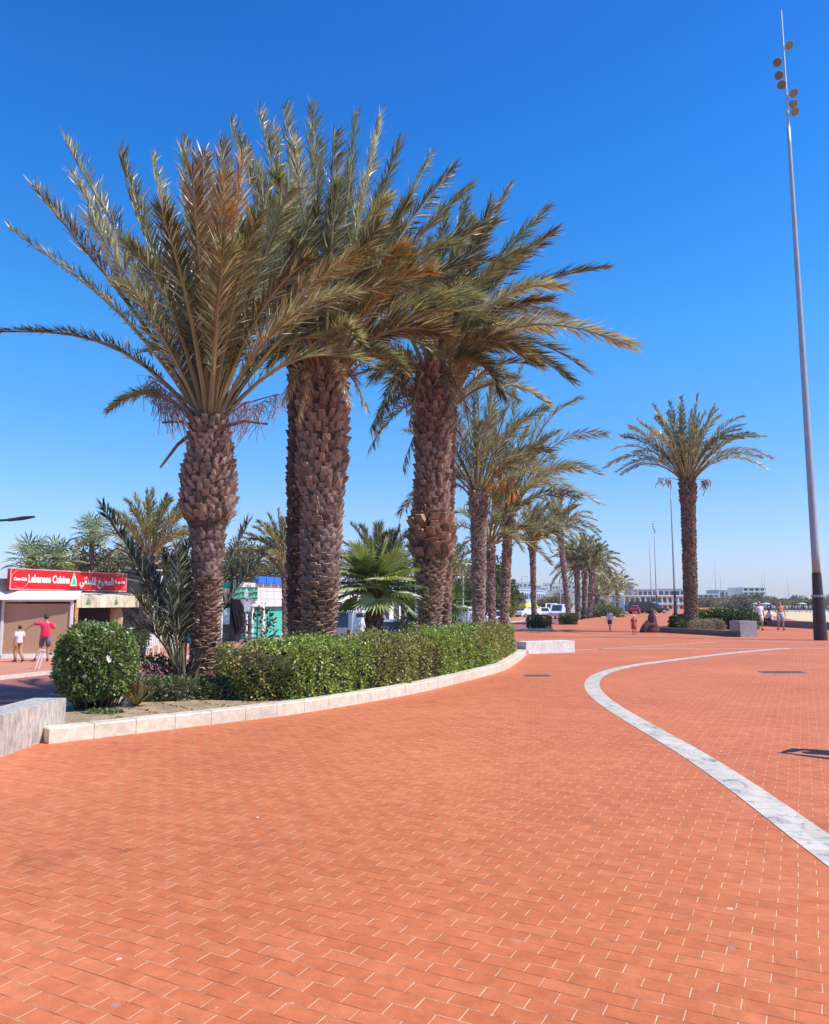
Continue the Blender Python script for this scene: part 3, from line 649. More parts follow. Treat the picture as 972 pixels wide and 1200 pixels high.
for i in range(60):
    az = rng.uniform(0, 6.28); o = A(math.cos(az), math.sin(az), 0); p = bs_+o*rng.uniform(0, .22); q = p+o*rng.uniform(.02, .35)+Z3*rng.uniform(.2, .75)
    nb2.tube([p, (p+q)/2+Z3*.1, q], [.025, .018, .008], 4, pal(rng, 1, [(.1, .075, .05), (.15, .11, .07), (.07, .055, .04)])[0])
build('frond', nb, PALMLEAF, t); build('dead_petioles', nb2, BARK, t)

# ---- fan palms
def fan_leaf(nb, hub, dirv, R, rng, col, seg=34):
    d = unit(dirv); ref = Z3 if abs(d[2]) < .9 else A(1, 0, 0)
    s = unit(np.cross(d, ref)); n = np.cross(s, d)
    ang = np.linspace(-2.5, 2.5, seg)
    for a in ang:
        e = unit(d*math.cos(a)+s*math.sin(a)+n*(.25-.1*abs(a))); L = R*(1-.18*abs(a)/2.5)*rng.uniform(.85, 1.05)
        w = unit(np.cross(e, n))*L*.045; c = np.array(col)*rng.uniform(.7, 1.3)
        tip = hub+e*L+A(0, 0, -1)*L*.12*rng.uniform(.3, 1.4); m = hub+e*L*.58
        nb.add([hub, m+w, tip, m-w, m+n*L*.03], [[[0, 1, 4], [0, 4, 3], [1, 2, 4], [4, 2, 3]]], c)
def fan_palm(seed, base, top, R, n, label, cat='palm tree', r0=.1, pet=.7, group=None, skirt=True, seg=30, cols=((.2, .27, .07), (.1, .15, .04), (.33, .38, .13)), el=(-55, 80)):
    rng = np.random.default_rng(seed); t = thing('fan_palm', label, cat, base, 0, group); base = np.asarray(base); top = np.asarray(top)
    tr = NB(); zz = np.linspace(0, 1, 14)
    tr.tube([base+(top-base)*q for q in zz], r0*(1+rng.uniform(-.12, .12, 14))*np.linspace(1.25, .9, 14), 10, (.17, .11, .08))
    Ht = top[2]-base[2]
    boots(tr, lambda z: base+(top-base)*z/Ht, [(0, r0*1.1), (Ht, r0)], 0, Ht, r0*.9, r0*.8, r0*.3, rng, (.2, .12, .09), (.3, .2, .14))
    build('trunk', tr, BARK, t)
    nb = NB()
    for i in range(n):
        az = i*2.39996+rng.uniform(-.2, .2); e = math.radians(el[0]+(el[1]-el[0])*(i+.5)/n)
        d = A(math.cos(az)*math.cos(e), math.sin(az)*math.cos(e), math.sin(e)); L = pet*rng.uniform(.7, 1.1)
        hub = top+d*L+A(0, 0, -.1)*L; c = cols[rng.choice(len(cols))]
        nb.tube([top, top+d*L*.5+Z3*.04, hub], [.02, .015, .01] if r0 > .05 else .01, 4, (.25, .28, .08), cap=False)
        fan_leaf(nb, hub, d+A(0, 0, -.25), R, rng, c, seg)
    if skirt:
        for i in range(int(n*.5)):
            az = rng.uniform(0, 6.28); d = A(math.cos(az)*.6, math.sin(az)*.6, -.8); hub = top+d*pet*.7
            fan_leaf(nb, hub, d, R*.8, rng, (.3, .2, .1), seg//2)
    build('crown', nb, PALMLEAF, t); return t
pb = at(436, 760, 18.2); pb[2] = .12
fan_palm(50, pb, at(441, 684, 18.2), .74, 26, 'bright green fan palm with a short dark trunk behind the long hedge', r0=.16, pet=.7, skirt=False, seg=34, el=(-38, 82))
pb = at(474, 760, 20.5); pb[2] = .12
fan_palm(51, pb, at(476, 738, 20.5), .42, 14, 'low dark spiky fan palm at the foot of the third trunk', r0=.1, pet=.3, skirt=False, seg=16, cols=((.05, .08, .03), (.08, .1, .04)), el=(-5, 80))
pb = at(530, 740, 24.5); pb[2] = .0
fan_palm(52, pb, at(530, 706, 24.5), .45, 18, 'small fan palm beyond the hedge between the third and fourth trunks', r0=.12, pet=.45, skirt=False, seg=20, cols=((.1, .16, .04), (.15, .2, .06)))
pb = at(590, 740, 33.5); pb[2] = .0
WG = 'fan palms rising behind the restaurant roofs'
wcols = ((.22, .27, .06), (.12, .16, .05), (.36, .32, .12))
def wash(seed, px, py, Y, R, lab, r0=.16):
    top = at(px, py, Y); base = at(px, 700, Y); base[2] = ZS
    fan_palm(seed, base, top, R, 26, lab, r0=r0, pet=R*.9, group=WG, seg=12, cols=wcols, el=(-40, 80))
wash(55, 108, 624, 62, 1.2, 'tall thin fan palm standing above the trees behind the red sign')
wash(56, 37, 654, 44, 1.0, 'leftmost bushy fan palm peeking over the red sign')
wash(57, 66, 655, 45, 1.0, 'second bushy fan palm peeking over the middle of the red sign')

# ---- trees
def tree(seed, px, Y, ztop, rx, rz, label, cols, nleaf=2600, ls=.28, group=None, zb=ZS, tr=.22):
    rng = np.random.default_rng(seed); b = at(px, 700, Y); b[2] = zb
    t = thing('tree', label, 'tree', b, 0, group); cz = ztop-rz
    tb = NB(); top = b+A(0, 0, cz-zb-rz*.3)
    tb.tube([b, b+(top-b)*.5+A(.1, 0, 0), top], [tr, tr*.8, tr*.6], 8, (.14, .1, .07))
    cen = []
    for i in range(16):
        d = unit(rng.normal(size=3))*rng.uniform(.35, .92); p = b*A(1, 1, 0)+A(0, 0, cz)+d*A(rx, rx*.8, rz)
        cen.append(p); tb.tube([top, (top+p)/2+A(0, 0, .15), p], [tr*.4, tr*.25, .03], 5, (.14, .1, .07))
    build('trunk', tb, BARK, t)
    nb = NB()
    for p in cen:
        n = int(nleaf*2.2)//16; d = unit(rng.normal(size=(n, 3)))*(rng.random((n, 1))**.45)*A(rx*.42, rx*.42, rz*.4)
        P = p+d; leaf_cards(nb, P, d+rng.normal(0, .5, (n, 3)), rng.uniform(.6, 1.3, n)*ls, ls*.55, pal(rng, n, cols)*rng.uniform(.75, 1.25), rng)
    build('crown', nb, FARLEAF, t)
OC = [(.16, .14, .07), (.21, .17, .1), (.11, .115, .05), (.28, .22, .14)]
GC = [(.07, .1, .03), (.1, .13, .04), (.05, .07, .025)]
BG = 'trees behind the street buildings'
def ztop(py, Y): return at(486, py, Y)[2]
for k, (px, Y, py, rx, rz, lab, cc) in enumerate([
    (88, 66, 648, 3.4, 2.8, 'brownish olive tree behind the thin tall fan palm', OC), (130, 64, 632, 3.6, 3.2, 'broad olive brown tree behind the right part of the red sign', OC), (168, 68, 640, 3.4, 3.0, 'olive tree behind the black H sign', OC),
    (205, 70, 650, 3.2, 2.8, 'olive tree showing between the young fronds and the nearest trunk', OC), (268, 75, 640, 3.8, 3.6, 'pale brown tree behind the green road sign', OC), (302, 78, 626, 4.2, 4.2, 'tall straw brown tree behind the white roof with blue edging', OC), (405, 80, 655, 3.5, 3.5, 'olive tree filling the gap left of the fan palm', OC),
    (482, 95, 668, 4.2, 4, 'green tree left of the third palm trunk in the distance', GC), (552, 96, 668, 4.6, 4.4, 'dark green tree behind the fourth palm trunk', GC), (572, 100, 656, 4., 5, 'tallest dark green tree behind the slim trunks', GC),
    (582, 98, 688, 2.8, 2.8, 'yellow green small tree at the right of the dark trees', [(.2, .2, .06), (.14, .16, .05)]), (600, 150, 696, 3.5, 2.4, 'distant pale tree above the yellow roofed van', OC), (648, 170, 694, 4.5, 3.0, 'distant olive tree left of the leaning palm', OC), (700, 140, 700, 3, 2, 'distant olive tree beside the palm clump', OC)]):
    tree(60+k, px, Y, ztop(py, Y), rx, rz, lab, cc, group=BG, ls=.34 if Y < 90 else .5)
FG = 'scrubby trees along the back of the beach'
names = ['first', 'second', 'third', 'fourth', 'fifth', 'sixth', 'seventh', 'eighth', 'ninth', 'tenth', 'eleventh']
for k, px in enumerate([798, 822, 842, 868, 878, 893, 906, 920, 935, 948, 968]):
    Y = 230+15*(k % 3); tree(90+k, px, Y, ztop(702-(k % 3)*1.2-(3 if k in (3, 4) else 0), Y), 5.5, 2.6, 'scrubby olive tree at the back of the beach, %s from the left' % names[k], OC, nleaf=1300, ls=.8, group=FG, tr=.2)

# ---------------------------------------------------------------- hedges and shrubs
def shell_hedge(name, label, line, wfun, zb, zt, rng, cols, dens=900, ls=.055, cat='hedge', w=None, group=None, amp=.07, front_cols=None):
    """line: centre line (n,3). wfun: half width."""
    d = np.concatenate([[0], np.cumsum(np.linalg.norm(np.diff(line, axis=0), axis=1))]); Ltot = d[-1]; N = leftn(line)
    half = wfun; hh = zt-zb
    base = line.mean(0); base[2] = zb
    t = thing(name, label, cat, base, 0, group)
    per = 2*hh+2*half; n = int(dens*Ltot*per)
    s = rng.uniform(-half*1.2, Ltot+half*1.2, n); q = rng.uniform(0, per, n)
    s = np.clip(s, 0, Ltot)
    c = np.stack([np.interp(s, d, line[:, k]) for k in range(3)], 1); nn = unit(np.stack([np.interp(s, d, N[:, k]) for k in range(3)], 1))
    tt = np.cross(nn, Z3)
    x = np.where(q < hh, -half, np.where(q < hh+2*half, q-hh-half, half)); z = np.where(q < hh, q, np.where(q < hh+2*half, hh, per-q))
    nrm = np.where((q < hh)[:, None], -nn, np.where((q < hh+2*half)[:, None], Z3, nn))
    # rounded shoulders
    rr_ = min(.3, half*.4); rx = np.clip((np.abs(x)-(half-rr_))/rr_, 0, 1); rz = np.clip((z-(hh-rr_))/rr_, 0, 1); k = rx*rz
    nrm = unit(nrm+np.sign(x)[:, None]*nn*k[:, None]*.6+Z3*k[:, None]*.6)
    P = c*A(1, 1, 0)+nn*x[:, None]+Z3*(zb+z)[:, None]-nrm*(k*rr_*.42)[:, None]
    # rounded ends
    end = (s <= 0)*-1.+(s >= Ltot)*1.
    ecap = unit(tt)*0
    thr = rng.uniform(-1, 1, n); az = rng.uniform(-1.57, 1.57, n); thr = np.sin(az)
    msk = end != 0
    Td = unit(np.gradient(line, axis=0)); e0 = -Td[0]; e1 = Td[-1]
    ee = np.where((end < 0)[:, None], e0, e1)
    cap = c*A(1, 1, 0)+nn*(thr*half)[:, None]+ee*(np.cos(az)*half*.95)[:, None]+Z3*(zb+rng.uniform(0, 1, n)*hh)[:, None]
    P = np.where(msk[:, None], cap, P); nrm = np.where(msk[:, None], unit(ee+nn*thr[:, None]), nrm)
    P = P+nrm*(lump(P)*amp)[:, None]+nrm*(lump(P, 9, 3)*amp*.45)[:, None]
    depth = rng.exponential(.04, n); P = P-nrm*np.minimum(depth, .2)[:, None]
    sh_ = (lump(P, 31, 5) > .5); P = P+(nrm*.5+Z3*.6)*(sh_*rng.uniform(0, .11, n))[:, None]
    P[:, 2] = np.maximum(P[:, 2], zb)
    D = nrm*.7+rng.normal(0, .7, (n, 3))+Z3*.35
    col = pal(rng, n, cols, w, .25)
    patch = (lump(P, .9, 7) > .05)[:, None]
    if front_cols is not None: col = np.where(patch, pal(rng, n, front_cols, None, .25), col)
    nb = NB(); leaf_cards(nb, P, D, rng.uniform(.6, 1.4, n)*ls, ls*.62, col, rng, .1)
    build('foliage', nb, LEAF, t)
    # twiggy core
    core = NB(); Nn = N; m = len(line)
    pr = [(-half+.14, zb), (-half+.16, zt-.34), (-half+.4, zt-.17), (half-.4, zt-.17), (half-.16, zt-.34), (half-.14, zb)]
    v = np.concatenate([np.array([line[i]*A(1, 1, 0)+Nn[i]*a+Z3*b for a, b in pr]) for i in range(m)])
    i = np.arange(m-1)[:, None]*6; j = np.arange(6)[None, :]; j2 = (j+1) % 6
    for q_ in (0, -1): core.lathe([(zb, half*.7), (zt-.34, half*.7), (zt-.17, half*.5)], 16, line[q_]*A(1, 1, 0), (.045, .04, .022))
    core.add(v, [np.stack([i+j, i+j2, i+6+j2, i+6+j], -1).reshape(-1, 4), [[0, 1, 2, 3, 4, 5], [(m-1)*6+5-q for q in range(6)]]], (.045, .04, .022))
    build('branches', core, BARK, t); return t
rng = np.random.default_rng(70)
# long hedge follows the kerb
ihs = [i for i in range(len(K)) if gnd(290, 845)[1]+.95 < K[i][1]]
HL = K[ihs]+KN[ihs]*1.22; HL = resample(HL, .4)
# trim the far end
shell_hedge('hedge', 'long clipped hedge of small mottled yellow green leaves round the palm trunks', HL[:-2], .92, .12, .93, rng, [(.3, .3, .07), (.18, .2, .05), (.44, .36, .14), (.1, .12, .035)], dens=1700, ls=.055, front_cols=[(.24, .32, .06), (.36, .42, .09), (.12, .17, .04)], amp=.12)
def bush(name, label, c, rx, ry, rz, rng, cols, n, ls, cat='bush', w=None, group=None, amp=.1, flowers=0, squash=.35, low=-.75, core=True, lw=.6, boxy=None):
    c = np.asarray(c, float); t = thing(name, label, cat, (c[0], c[1], c[2]-rz*(-low)), 0, group)
    d = unit(rng.normal(size=(n, 3))); d = d[d[:, 2] > low-.1]; n = len(d)
    e = np.sign(d)*np.abs(d)**(1-squash*.5)
    if boxy: e = d/(np.abs(d)**boxy).sum(1, keepdims=True)**(1/boxy)
    shoot = 1+.16*(lump(d, 23, 2) > .55)[:, None]*rng.random((n, 1))
    P = c+e*A(rx, ry, rz)*shoot*(1+lump(d, 3.5, c[0])[:, None]*amp+lump(d, 10, c[1])[:, None]*amp*.4)*(1-np.minimum(rng.exponential(.05, n), .35))[:, None]
    nb = NB(); leaf_cards(nb, P, d*.7+rng.normal(0, .65, (n, 3))+Z3*.3, rng.uniform(.6, 1.4, n)*ls, ls*lw, pal(rng, n, cols, w, .25), rng, .1)
    build('foliage', nb, LEAF, t)
    if core:
        k = NB(); a = np.linspace(math.asin(max(-1, low)), math.pi/2, 9)
        k.lathe([(math.sin(q)*rz*.86, math.cos(q)**.7*rx*.86+.01) for q in a], 14, c, (.04, .035, .02), .06, rng, 1, ry/rx); build('branches', k, BARK, t)
    if flowers:
        dd = unit(rng.normal(size=(flowers, 3))+A(.3, -.6, .3)); P = c+dd*A(rx, ry, rz)*1.04
        for p, q in zip(P, dd):
            f = NB()
            for a in range(5):
                s = unit(np.cross(q, Z3+A(.1, 0, 0))); u2 = np.cross(q, s); e2 = s*math.cos(a*1.257)+u2*math.sin(a*1.257)
                f.add([p, p+e2*.02+q*.008+np.cross(q, e2)*.01, p+e2*.034+q*.01, p+e2*.02+q*.008-np.cross(q, e2)*.01], [[[0, 1, 2, 3]]], (.8, .78, .72))
            build('flower', f, LEAF, t)
    return t
GR = [(.12, .18, .045), (.18, .25, .06), (.07, .11, .03), (.25, .3, .11)]
rc = gnd(113, 850, .12); rc = at(113, 776, 10.9)
bush('round_bush', 'round clipped green bush dotted with white flowers beside the marble wall', rc, .5, .5, .53, rng, GR, 15000, .055, flowers=45, squash=.4, low=-.8, amp=.13)
# its dark twiggy foot
tw = NB(); fp = np.array([rc[0], rc[1], .1])
for i in range(110):
    a = rng.uniform(0, 6.28); r1 = rng.uniform(.0, .3); r2 = rng.uniform(.1, .5)
    tw.tube([fp+A(math.cos(a)*r1, math.sin(a)*r1, 0), fp+A(math.cos(a)*r2, math.sin(a)*r2, .42)], [.012, .007], 3, (.09, .06, .05), cap=False)
tb_ = [o for o in C.objects if o.name.startswith('round_bush')][0]
build('stems', tw, BARK, tb_)
bush('shrub', 'loose grey green shrub on the soil at the foot of the nearest palm', at(192, 812, 11.9), .48, .4, .24, rng, [(.12, .15, .06), (.18, .2, .09), (.08, .1, .04), (.22, .2, .12)], 5200, .05, amp=.2, low=-.85)
bush('shrub', 'small dark green shrub right of the nearest palm beside the kerb', at(258, 812, 12.0), .34, .3, .22, rng, [(.08, .11, .04), (.13, .16, .06)], 3600, .048, amp=.2, low=-.85)
bush('ground_plant', 'flat green creeping plant on the soil at the kerb below the round bush', at(122, 838, 10.4), .25, .14, .06, rng, [(.1, .16, .04), (.15, .2, .05)], 1000, .05, core=False, cat='plant')
bush('shrub', 'dry brownish shrub between the round bush and the young palm fronds', at(170, 790, 13.4), .5, .4, .3, rng, [(.13, .09, .06), (.18, .13, .08), (.08, .08, .04)], 2600, .06, amp=.3, core=False, low=-.85)
bush('shrub', 'thin leggy shrub poking above the left part of the long hedge', at(306, 738, 15.6), .3, .25, .42, rng, [(.05, .07, .03), (.1, .12, .05)], 340, .09, amp=.35, core=False)
def spiky(base, n, L, label, cols, name='spiky_plant', w=.03):
    t = thing(name, label, 'plant', base); nb = NB()
    for i in range(n):
        az = rng.uniform(0, 6.28); e = rng.uniform(.5, 1.45); d = A(math.cos(az)*math.cos(e), math.sin(az)*math.cos(e), math.sin(e)); l_ = L*rng.uniform(.6, 1.1)
        s = unit(np.cross(d, Z3)); b = np.asarray(base, float); m = b+d*l_*.55; tp = b+d*l_+A(0, 0, -.12*l_); c = pal(rng, 1, cols)[0]
        nb.add([b-s*w*.5, b+s*w*.5, m+s*w*.5, m-s*w*.5, tp, m-Z3*.01], [[[0, 1, 2, 3]], [[3, 2, 4]]], c)
    build('leaves', nb, LEAF, t)
spiky(gnd(160, 828, .12), 46, .62, 'spiky plant with dry orange blades left of the grey green shrub', [(.3, .16, .07), (.16, .14, .05), (.35, .25, .12), (.1, .1, .04)])
spiky(gnd(236, 818, .12), 22, .5, 'sparse pale bladed plant at the foot of the nearest trunk', [(.4, .32, .16), (.2, .2, .08)])
for i, (px, py, s, lab) in enumerate(((131, 822, .2, 'pale broken rock behind the round bush'), (141, 812, .13, 'grey rock right of the round bush, the upper one'), (148, 828, .09, 'small grey stone near the spiky plant'))):
    c = gnd(px, py, .12); r = NB(); r.lathe([(-.05, s*.9), (s*.5, s), (s*1.1, s*.75), (s*1.5, s*.3)], 8, c, (.42, .38, .36), .25, rng)
    tag(build('rock', r, ROUGH), lab, 'rock')
# litter of dry leaves on the soil
lt = NB(); n = 900; ii = rng.integers(2, len(K)-3, n); P = K[ii]+KN[ii]*rng.uniform(.3, 1.6, (n, 1)); P[:, 2] = .14
leaf_cards(lt, P, rng.normal(size=(n, 3))*A(1, 1, .15), .06, .03, pal(rng, n, [(.5, .34, .16), (.3, .18, .09), (.16, .12, .07)]), rng)
tag(build('leaf_litter', lt, LEAF), 'dry fallen leaves scattered on the planter soil', 'leaf litter', kind='stuff')

# small box hedges down the row
def box_hedge(px0, px1, Y, zt, label, dpt=1.1, zb=0.):
    a = at(px0, 730, Y); b = at(px1, 730, Y); a[2] = b[2] = 0
    c = (a+b)/2; c[2] = zt/2
    bush('box_hedge', label, c, (b-a)[0]/2, dpt/2, zt/2, rng, [(.07, .11, .03), (.11, .16, .04), (.05, .07, .02)], 2600, .1, cat='hedge', group='clipped box hedges down the row', amp=.05, boxy=7., low=-1.)
box_hedge(619, 645, 45, .82, 'nearer clipped dark green box hedge past the marble block')
box_hedge(657, 675.5, 56, .76, 'farther clipped dark green box hedge beside the leaning palm')
bush('low_bush', 'low yellow green bush at the foot of the dense palm clump', at(703, 720, 84), 2.6, 1.5, .95, rng, [(.16, .2, .04), (.1, .14, .03)], 2500, .2, low=-.5)
for a, b_, Yk, lab in ((612, 648, 44.2, 'thin pale kerb under the nearer box hedge'), (705, 722, 78, 'short white kerb at the foot of the palm clump')):
    kb = NB(); p = at(a, 740, Yk); q = at(b_, 740, Yk); p[2] = q[2] = 0; kb.box((p+q)/2+A(0, 0, .05), (np.linalg.norm(q-p), .2, .12 if Yk < 50 else .3)); tag(build('kerb', kb, KERBM), lab, 'kerb')

# ---- right planter
p1, p2 = gnd(775, 741.2), gnd(868, 746.6); p3 = p2+A(.85, .12, 0)
far2 = A(18.6, 44.5, 0); far1 = p1+A(.9, 3.4, 0)
STONE = marble_mat(False, (.16, .12, .12), (.09, .07, .075), False)  # shade of the low wall's turned-away face put into a darker stone colour
def wallrun(nb, a, b, w, z1, step=1.2):
    P = resample(np.array([a, b]), step); N = leftn(P)
    for i in range(len(P)-1):
        t = unit(P[i+1]-P[i])*.004; q = [P[i]+t, P[i+1]-t, P[i+1]-t+N[i]*w, P[i]+t+N[i]*w]; nb.prism(q, -.05, z1)
rt = thing('stone_planter', 'stone planter holding the lone palm on the right', 'planter', (p1+p2)/2)
nb = NB(); wallrun(nb, p1, p2, .3, .26); wallrun(nb, far1, p1, .3, .26); wallrun(nb, p3+A(0, .5, 0), far2, .3, .26); wallrun(nb, far2, far1, .3, .26); build('low_wall', nb, STONE, rt)
nb = NB(); pe = unit(p1-p2); nb.prism([p2-pe*.02, p3, p3+A(-.12, .8, 0), p2+pe*.7+A(.02, .0, 0)], -.05, .74); build('end_block', nb, marble_mat(False, (.34, .34, .36), (.2, .2, .21), False), rt)
nb = NB(); nb.prism([p2+A(.2, .7, 0), p3+A(-.1, .9, 0), far2+A(-.2, -.2, 0), far1+A(.2, -.2, 0), p1+A(.35, .1, 0)], 0, .18); build('soil', nb, pm((.3, .22, .15), .95, var=.4, scale=3, bmp=.03), rt)
Yr = 41.0
def rt_tip(x, y, dy, a=.24, d=.14): return (x, y, dy, dict(arch=a, droop=d))
tR, cR = row_palm(80, Yr, 809, (806, 566), 17, 19, 4.3, 'lone date palm with a wide spreading crown in the stone planter', [rt_tip(709, 548, 0, .42, .25), rt_tip(724, 553, -.8, .42, .25), rt_tip(731, 512, .6, .3, .14), rt_tip(738, 500, -.5, .26, .1), rt_tip(766, 474, .4, .1, .03), rt_tip(796, 476, -.6, .08, .02), rt_tip(818, 463, .3, .08, .02), rt_tip(838, 476, -.8, .14, .06), rt_tip(872, 498, .6, .3, .16), rt_tip(888, 512, -.5, .32, .2), rt_tip(904, 537, .4, .38, .24), rt_tip(896, 548, -1, .4, .26), rt_tip(784, 490, 1.5, .1, .04), rt_tip(855, 510, 1.6, .25, .15), rt_tip(745, 530, 1.8, .35, .2), rt_tip(748, 492, 1.2, .2, .08)],
                  n=40, el=(18, 84), npair=52, wind=(.08, 0, 0), group=None, zb=.15, boot=.2, ll=.5, sag=.7, front=(.2, .13, .1), cut=(.36, .25, .18))
rng = np.random.default_rng(81)
threads('fruit_stalk', tR, [(cR, at(772, 560, Yr-.4)), (cR, at(832, 562, Yr-.4))], rng, (.4, .26, .22), 26, .5, .02)
for i, (px, py, Y, rx, rz, cc, lab) in enumerate([(866, 727, 40.5, 1.0, .62, [(.04, .08, .02), (.07, .12, .03)], 'rounded dark green bush at the right end of the stone planter'), (842, 727, 41.5, .9, .6, [(.1, .14, .05), (.06, .1, .03)], 'grey green bush in the middle of the stone planter'), (823, 728, 42, .8, .6, [(.12, .18, .04), (.08, .12, .03)], 'bright green bush right of the lone palm trunk'), (797, 731, 43, .55, .5, [(.06, .1, .03)], 'dark bush left of the lone palm trunk')]):
    bush('planter_bush', lab, at(px, py, Y), rx, rx*.7, rz, rng, cc, 3000, .11, low=-.8, group='bushes in the stone planter', amp=.15)
for i, (px, lab) in enumerate(((822, 'dry pinkish grassy tuft in front of the lone palm trunk'), (836, 'dry pinkish grassy tuft in front of the grey green bush'), (806, 'low tuft of green grass left of the dry tufts'))):
    c = at(px, 735, 39.6+i*.3 if px > 810 else 41); c[2] = .18
    bush('grass_tuft', lab, c+A(0, 0, .22), .6, .4, .3, rng, [(.42, .3, .22), (.25, .2, .12)] if px > 810 else [(.12, .18, .05), (.16, .2, .07)], 1000, .16, low=-.8, core=False, cat='grass tuft', lw=.15)

# ---- beach wall / bench
w1 = gnd(972, 738); w1 = w1+A(.6, -9, 0); w2 = gnd(905, 734.1); w3 = w2+unit(w2-gnd(955, 736.8))*14
nb = NB(); P = resample(np.array([w1, gnd(955, 736.8), w2, w3]), 2.0); N = leftn(P)*-1
for i in range(len(P)-1):
    t_ = unit(P[i+1]-P[i])*.005; nb.prism([P[i]+t_, P[i]+t_+N[i]*.5, P[i+1]-t_+N[i+1]*.5, P[i+1]-t_][::-1][::-1], -.7, .42)
tag(build('beach_wall', nb, marble_mat(False, (.24, .17, .16), (.15, .11, .11), False)), 'low dark reddish stone wall between the promenade and the sand', 'wall')

# ---------------------------------------------------------------- lighting masts
def add_mast(px, py_base, Y, Htot, r, label, lights=True, group=None, z0=0, cast=(.34, .36, .42)):
    b = at(px, py_base, Y); b[2] = z0; t = thing('lighting_mast', label, 'lighting mast', b, 0, group)
    col = np.array(cast)
    nb = NB(); zz = np.linspace(2.85, Htot*.8, 24); nb.tube([A(0, 0, z) for z in zz], np.interp(zz, [2.85, Htot*.8], [r*.62, r*.3]), 14, col); build('shaft', nb, pm(tuple(cast), .45, .15, var=.1, scale=2), t, local=True, smooth=True)
    nb = NB(); nb.tube([A(0, 0, Htot*.8), A(0, 0, Htot)], [r*.24, r*.12], 10, col); build('tip', nb, pm((.5, .52, .56), .35, .5), t, local=True)
    nb = NB(); nb.tube([A(0, 0, 0), A(0, 0, 1.85)], [r, r*.85], 16, col); nb.tube([A(0, 0, 1.9), A(0, 0, 2.87)], [r*.78, r*.68], 16, col); build('base', nb, pm((.035, .033, .036), .5, .2), t, local=True)
    nb = NB(); nb.tube([A(0, 0, 1.82), A(0, 0, 1.92)], [r*.98, r*.98], 16, col); build('collar', nb, pm((.3, .3, .32), .4, .5), t, local=True)
    if lights:
        zs = [27.3, 26.5, 25.75, 25.2, 24.75, 24.35, 23.9]; az = [.2, 2.7, 3.2, 3.6, 5.6, .1, 6.0]; S = Htot/29.
        for z, a in zip(zs, az):
            z *= S
            o = A(math.cos(a), math.sin(a), 0); c = o*.28*S+A(0, 0, z)
            f = NB(); ax = unit(A(o[0]*.35-.1, -.6, -.62)); P_ = [c-ax*.16*S, c-ax*.06*S, c+ax*.06*S, c+ax*.09*S]
            f.tube(P_, np.array([.07, .15, .2, .2])*S, 14, (1, 1, 1)); fl = build('floodlight', f, pm((.3, .3, .31), .5, .3), t, local=True)
            q = NB(); q.tube([c+ax*.091*S, c+ax*.1*S], [.18*S, .18*S], 14); build('lens', q, pm((.16, .12, .11), .2), fl, local=True)
            br_ = NB(); br_.tube([A(0, 0, z), c-ax*.08*S], .035*S, 5); build('bracket', br_, pm((.5, .5, .52), .4, .5), fl, local=True)
    return t
MG = 'tall lighting masts along the beach'
add_mast(962, 750, 32.6, 29.3, .27, 'nearest and tallest lighting mast, dark base and round floodlights on top', group=MG)
add_mast(792, 722, 88, 17.5, .2, 'second lighting mast, rising just left of the lone palm trunk', lights=False, group=MG)
add_mast(770, 714, 130, 16.5, .16, 'third lighting mast with a small head, left of the lone palm', lights=True, group=MG, z0=0)
add_mast(764, 712, 170, 17, .16, 'thin distant lighting mast farthest left', lights=False, group=MG)
for px, Y, Hh, lab in ((840, 260, 17, 'distant mast above the beach buildings, left one of a close pair'), (846, 280, 14, 'distant mast above the beach buildings, right one of a close pair'), (895, 230, 11, 'distant mast above the walking man in white'), (898, 320, 17, 'faint distant mast right of the walking man in white'), (925, 320, 14, 'faint distant mast between the walkers and the dark mast base')):
    add_mast(px, 712, Y, Hh, .17, lab, lights=False, group=MG, z0=ZS)

# ---------------------------------------------------------------- text helper
def text(parent, s, size, loc, rot, mat, name='lettering', ext=.01, sx=1., shear=0, align='CENTER', bold=0, fit=None):
    cu = bpy.data.curves.new(name, 'FONT'); cu.body = s; cu.size = size; cu.align_x = align; cu.align_y = 'CENTER'; cu.extrude = ext; cu.shear = shear; cu.offset = bold; cu.resolution_u = 3
    o = bpy.data.objects.new(name, cu); C.objects.link(o)
    dg = bpy.context.evaluated_depsgraph_get(); me = bpy.data.meshes.new_from_object(o.evaluated_get(dg)); bpy.data.objects.remove(o)
    w = bpy.data.objects.new(name, me); C.objects.link(w); me.materials.clear(); me.materials.append(mat)
    w.parent = parent; w.location = loc; w.rotation_euler = rot; 
    if fit: q = [v.co.x for v in me.vertices]; sx = fit/(max(q)-min(q))
    w.scale = (sx, 1, 1); return w
WHITE = pm((.8, .8, .78), .5, var=.03)

# ---------------------------------------------------------------- restaurant row (local frame: x along the promenade, y away from it)
def bld(name, label, s, t, cat='building', z=ZS+.09): return thing(name, label, cat, ST(s, t, z), AX)
# heading: local x = U, local y = left of U = -V  (away from promenade)
s_sign = float(at(7, 700, 30)@U)
t_fac = -25.3; t_ter = -22.4
def st_of(px, t, z=0.):                 # s where the ray of column px crosses the line t
    r = ray(px, 705); X = r[0]/r[1]; return t*(V[1]*X-V[0])/(U[0]-U[1]*X)
sL, sR = st_of(6, t_fac), st_of(143, t_fac)
RX = sR-sL
r1 = bld('restaurant', 'restaurant with closed brown side panel and open dark terrace under the red sign', sL, t_fac)
HT = 3.55-.0
nb = NB(); nb.box((RX/2+1.5, 3.5, 1.55), (RX+3, 6.6, 3.1)); build('wall', nb, pm((.45, .38, .3), .85), r1, local=True)
nb = NB(); nb.box((RX/2+1.7, .3, 1.12), (RX+1.0, .6, 2.24)); build('opening_shade', nb, pm((.02, .016, .014), .8), r1, local=True)  # solid near-black box, shade of the interior put into its colour
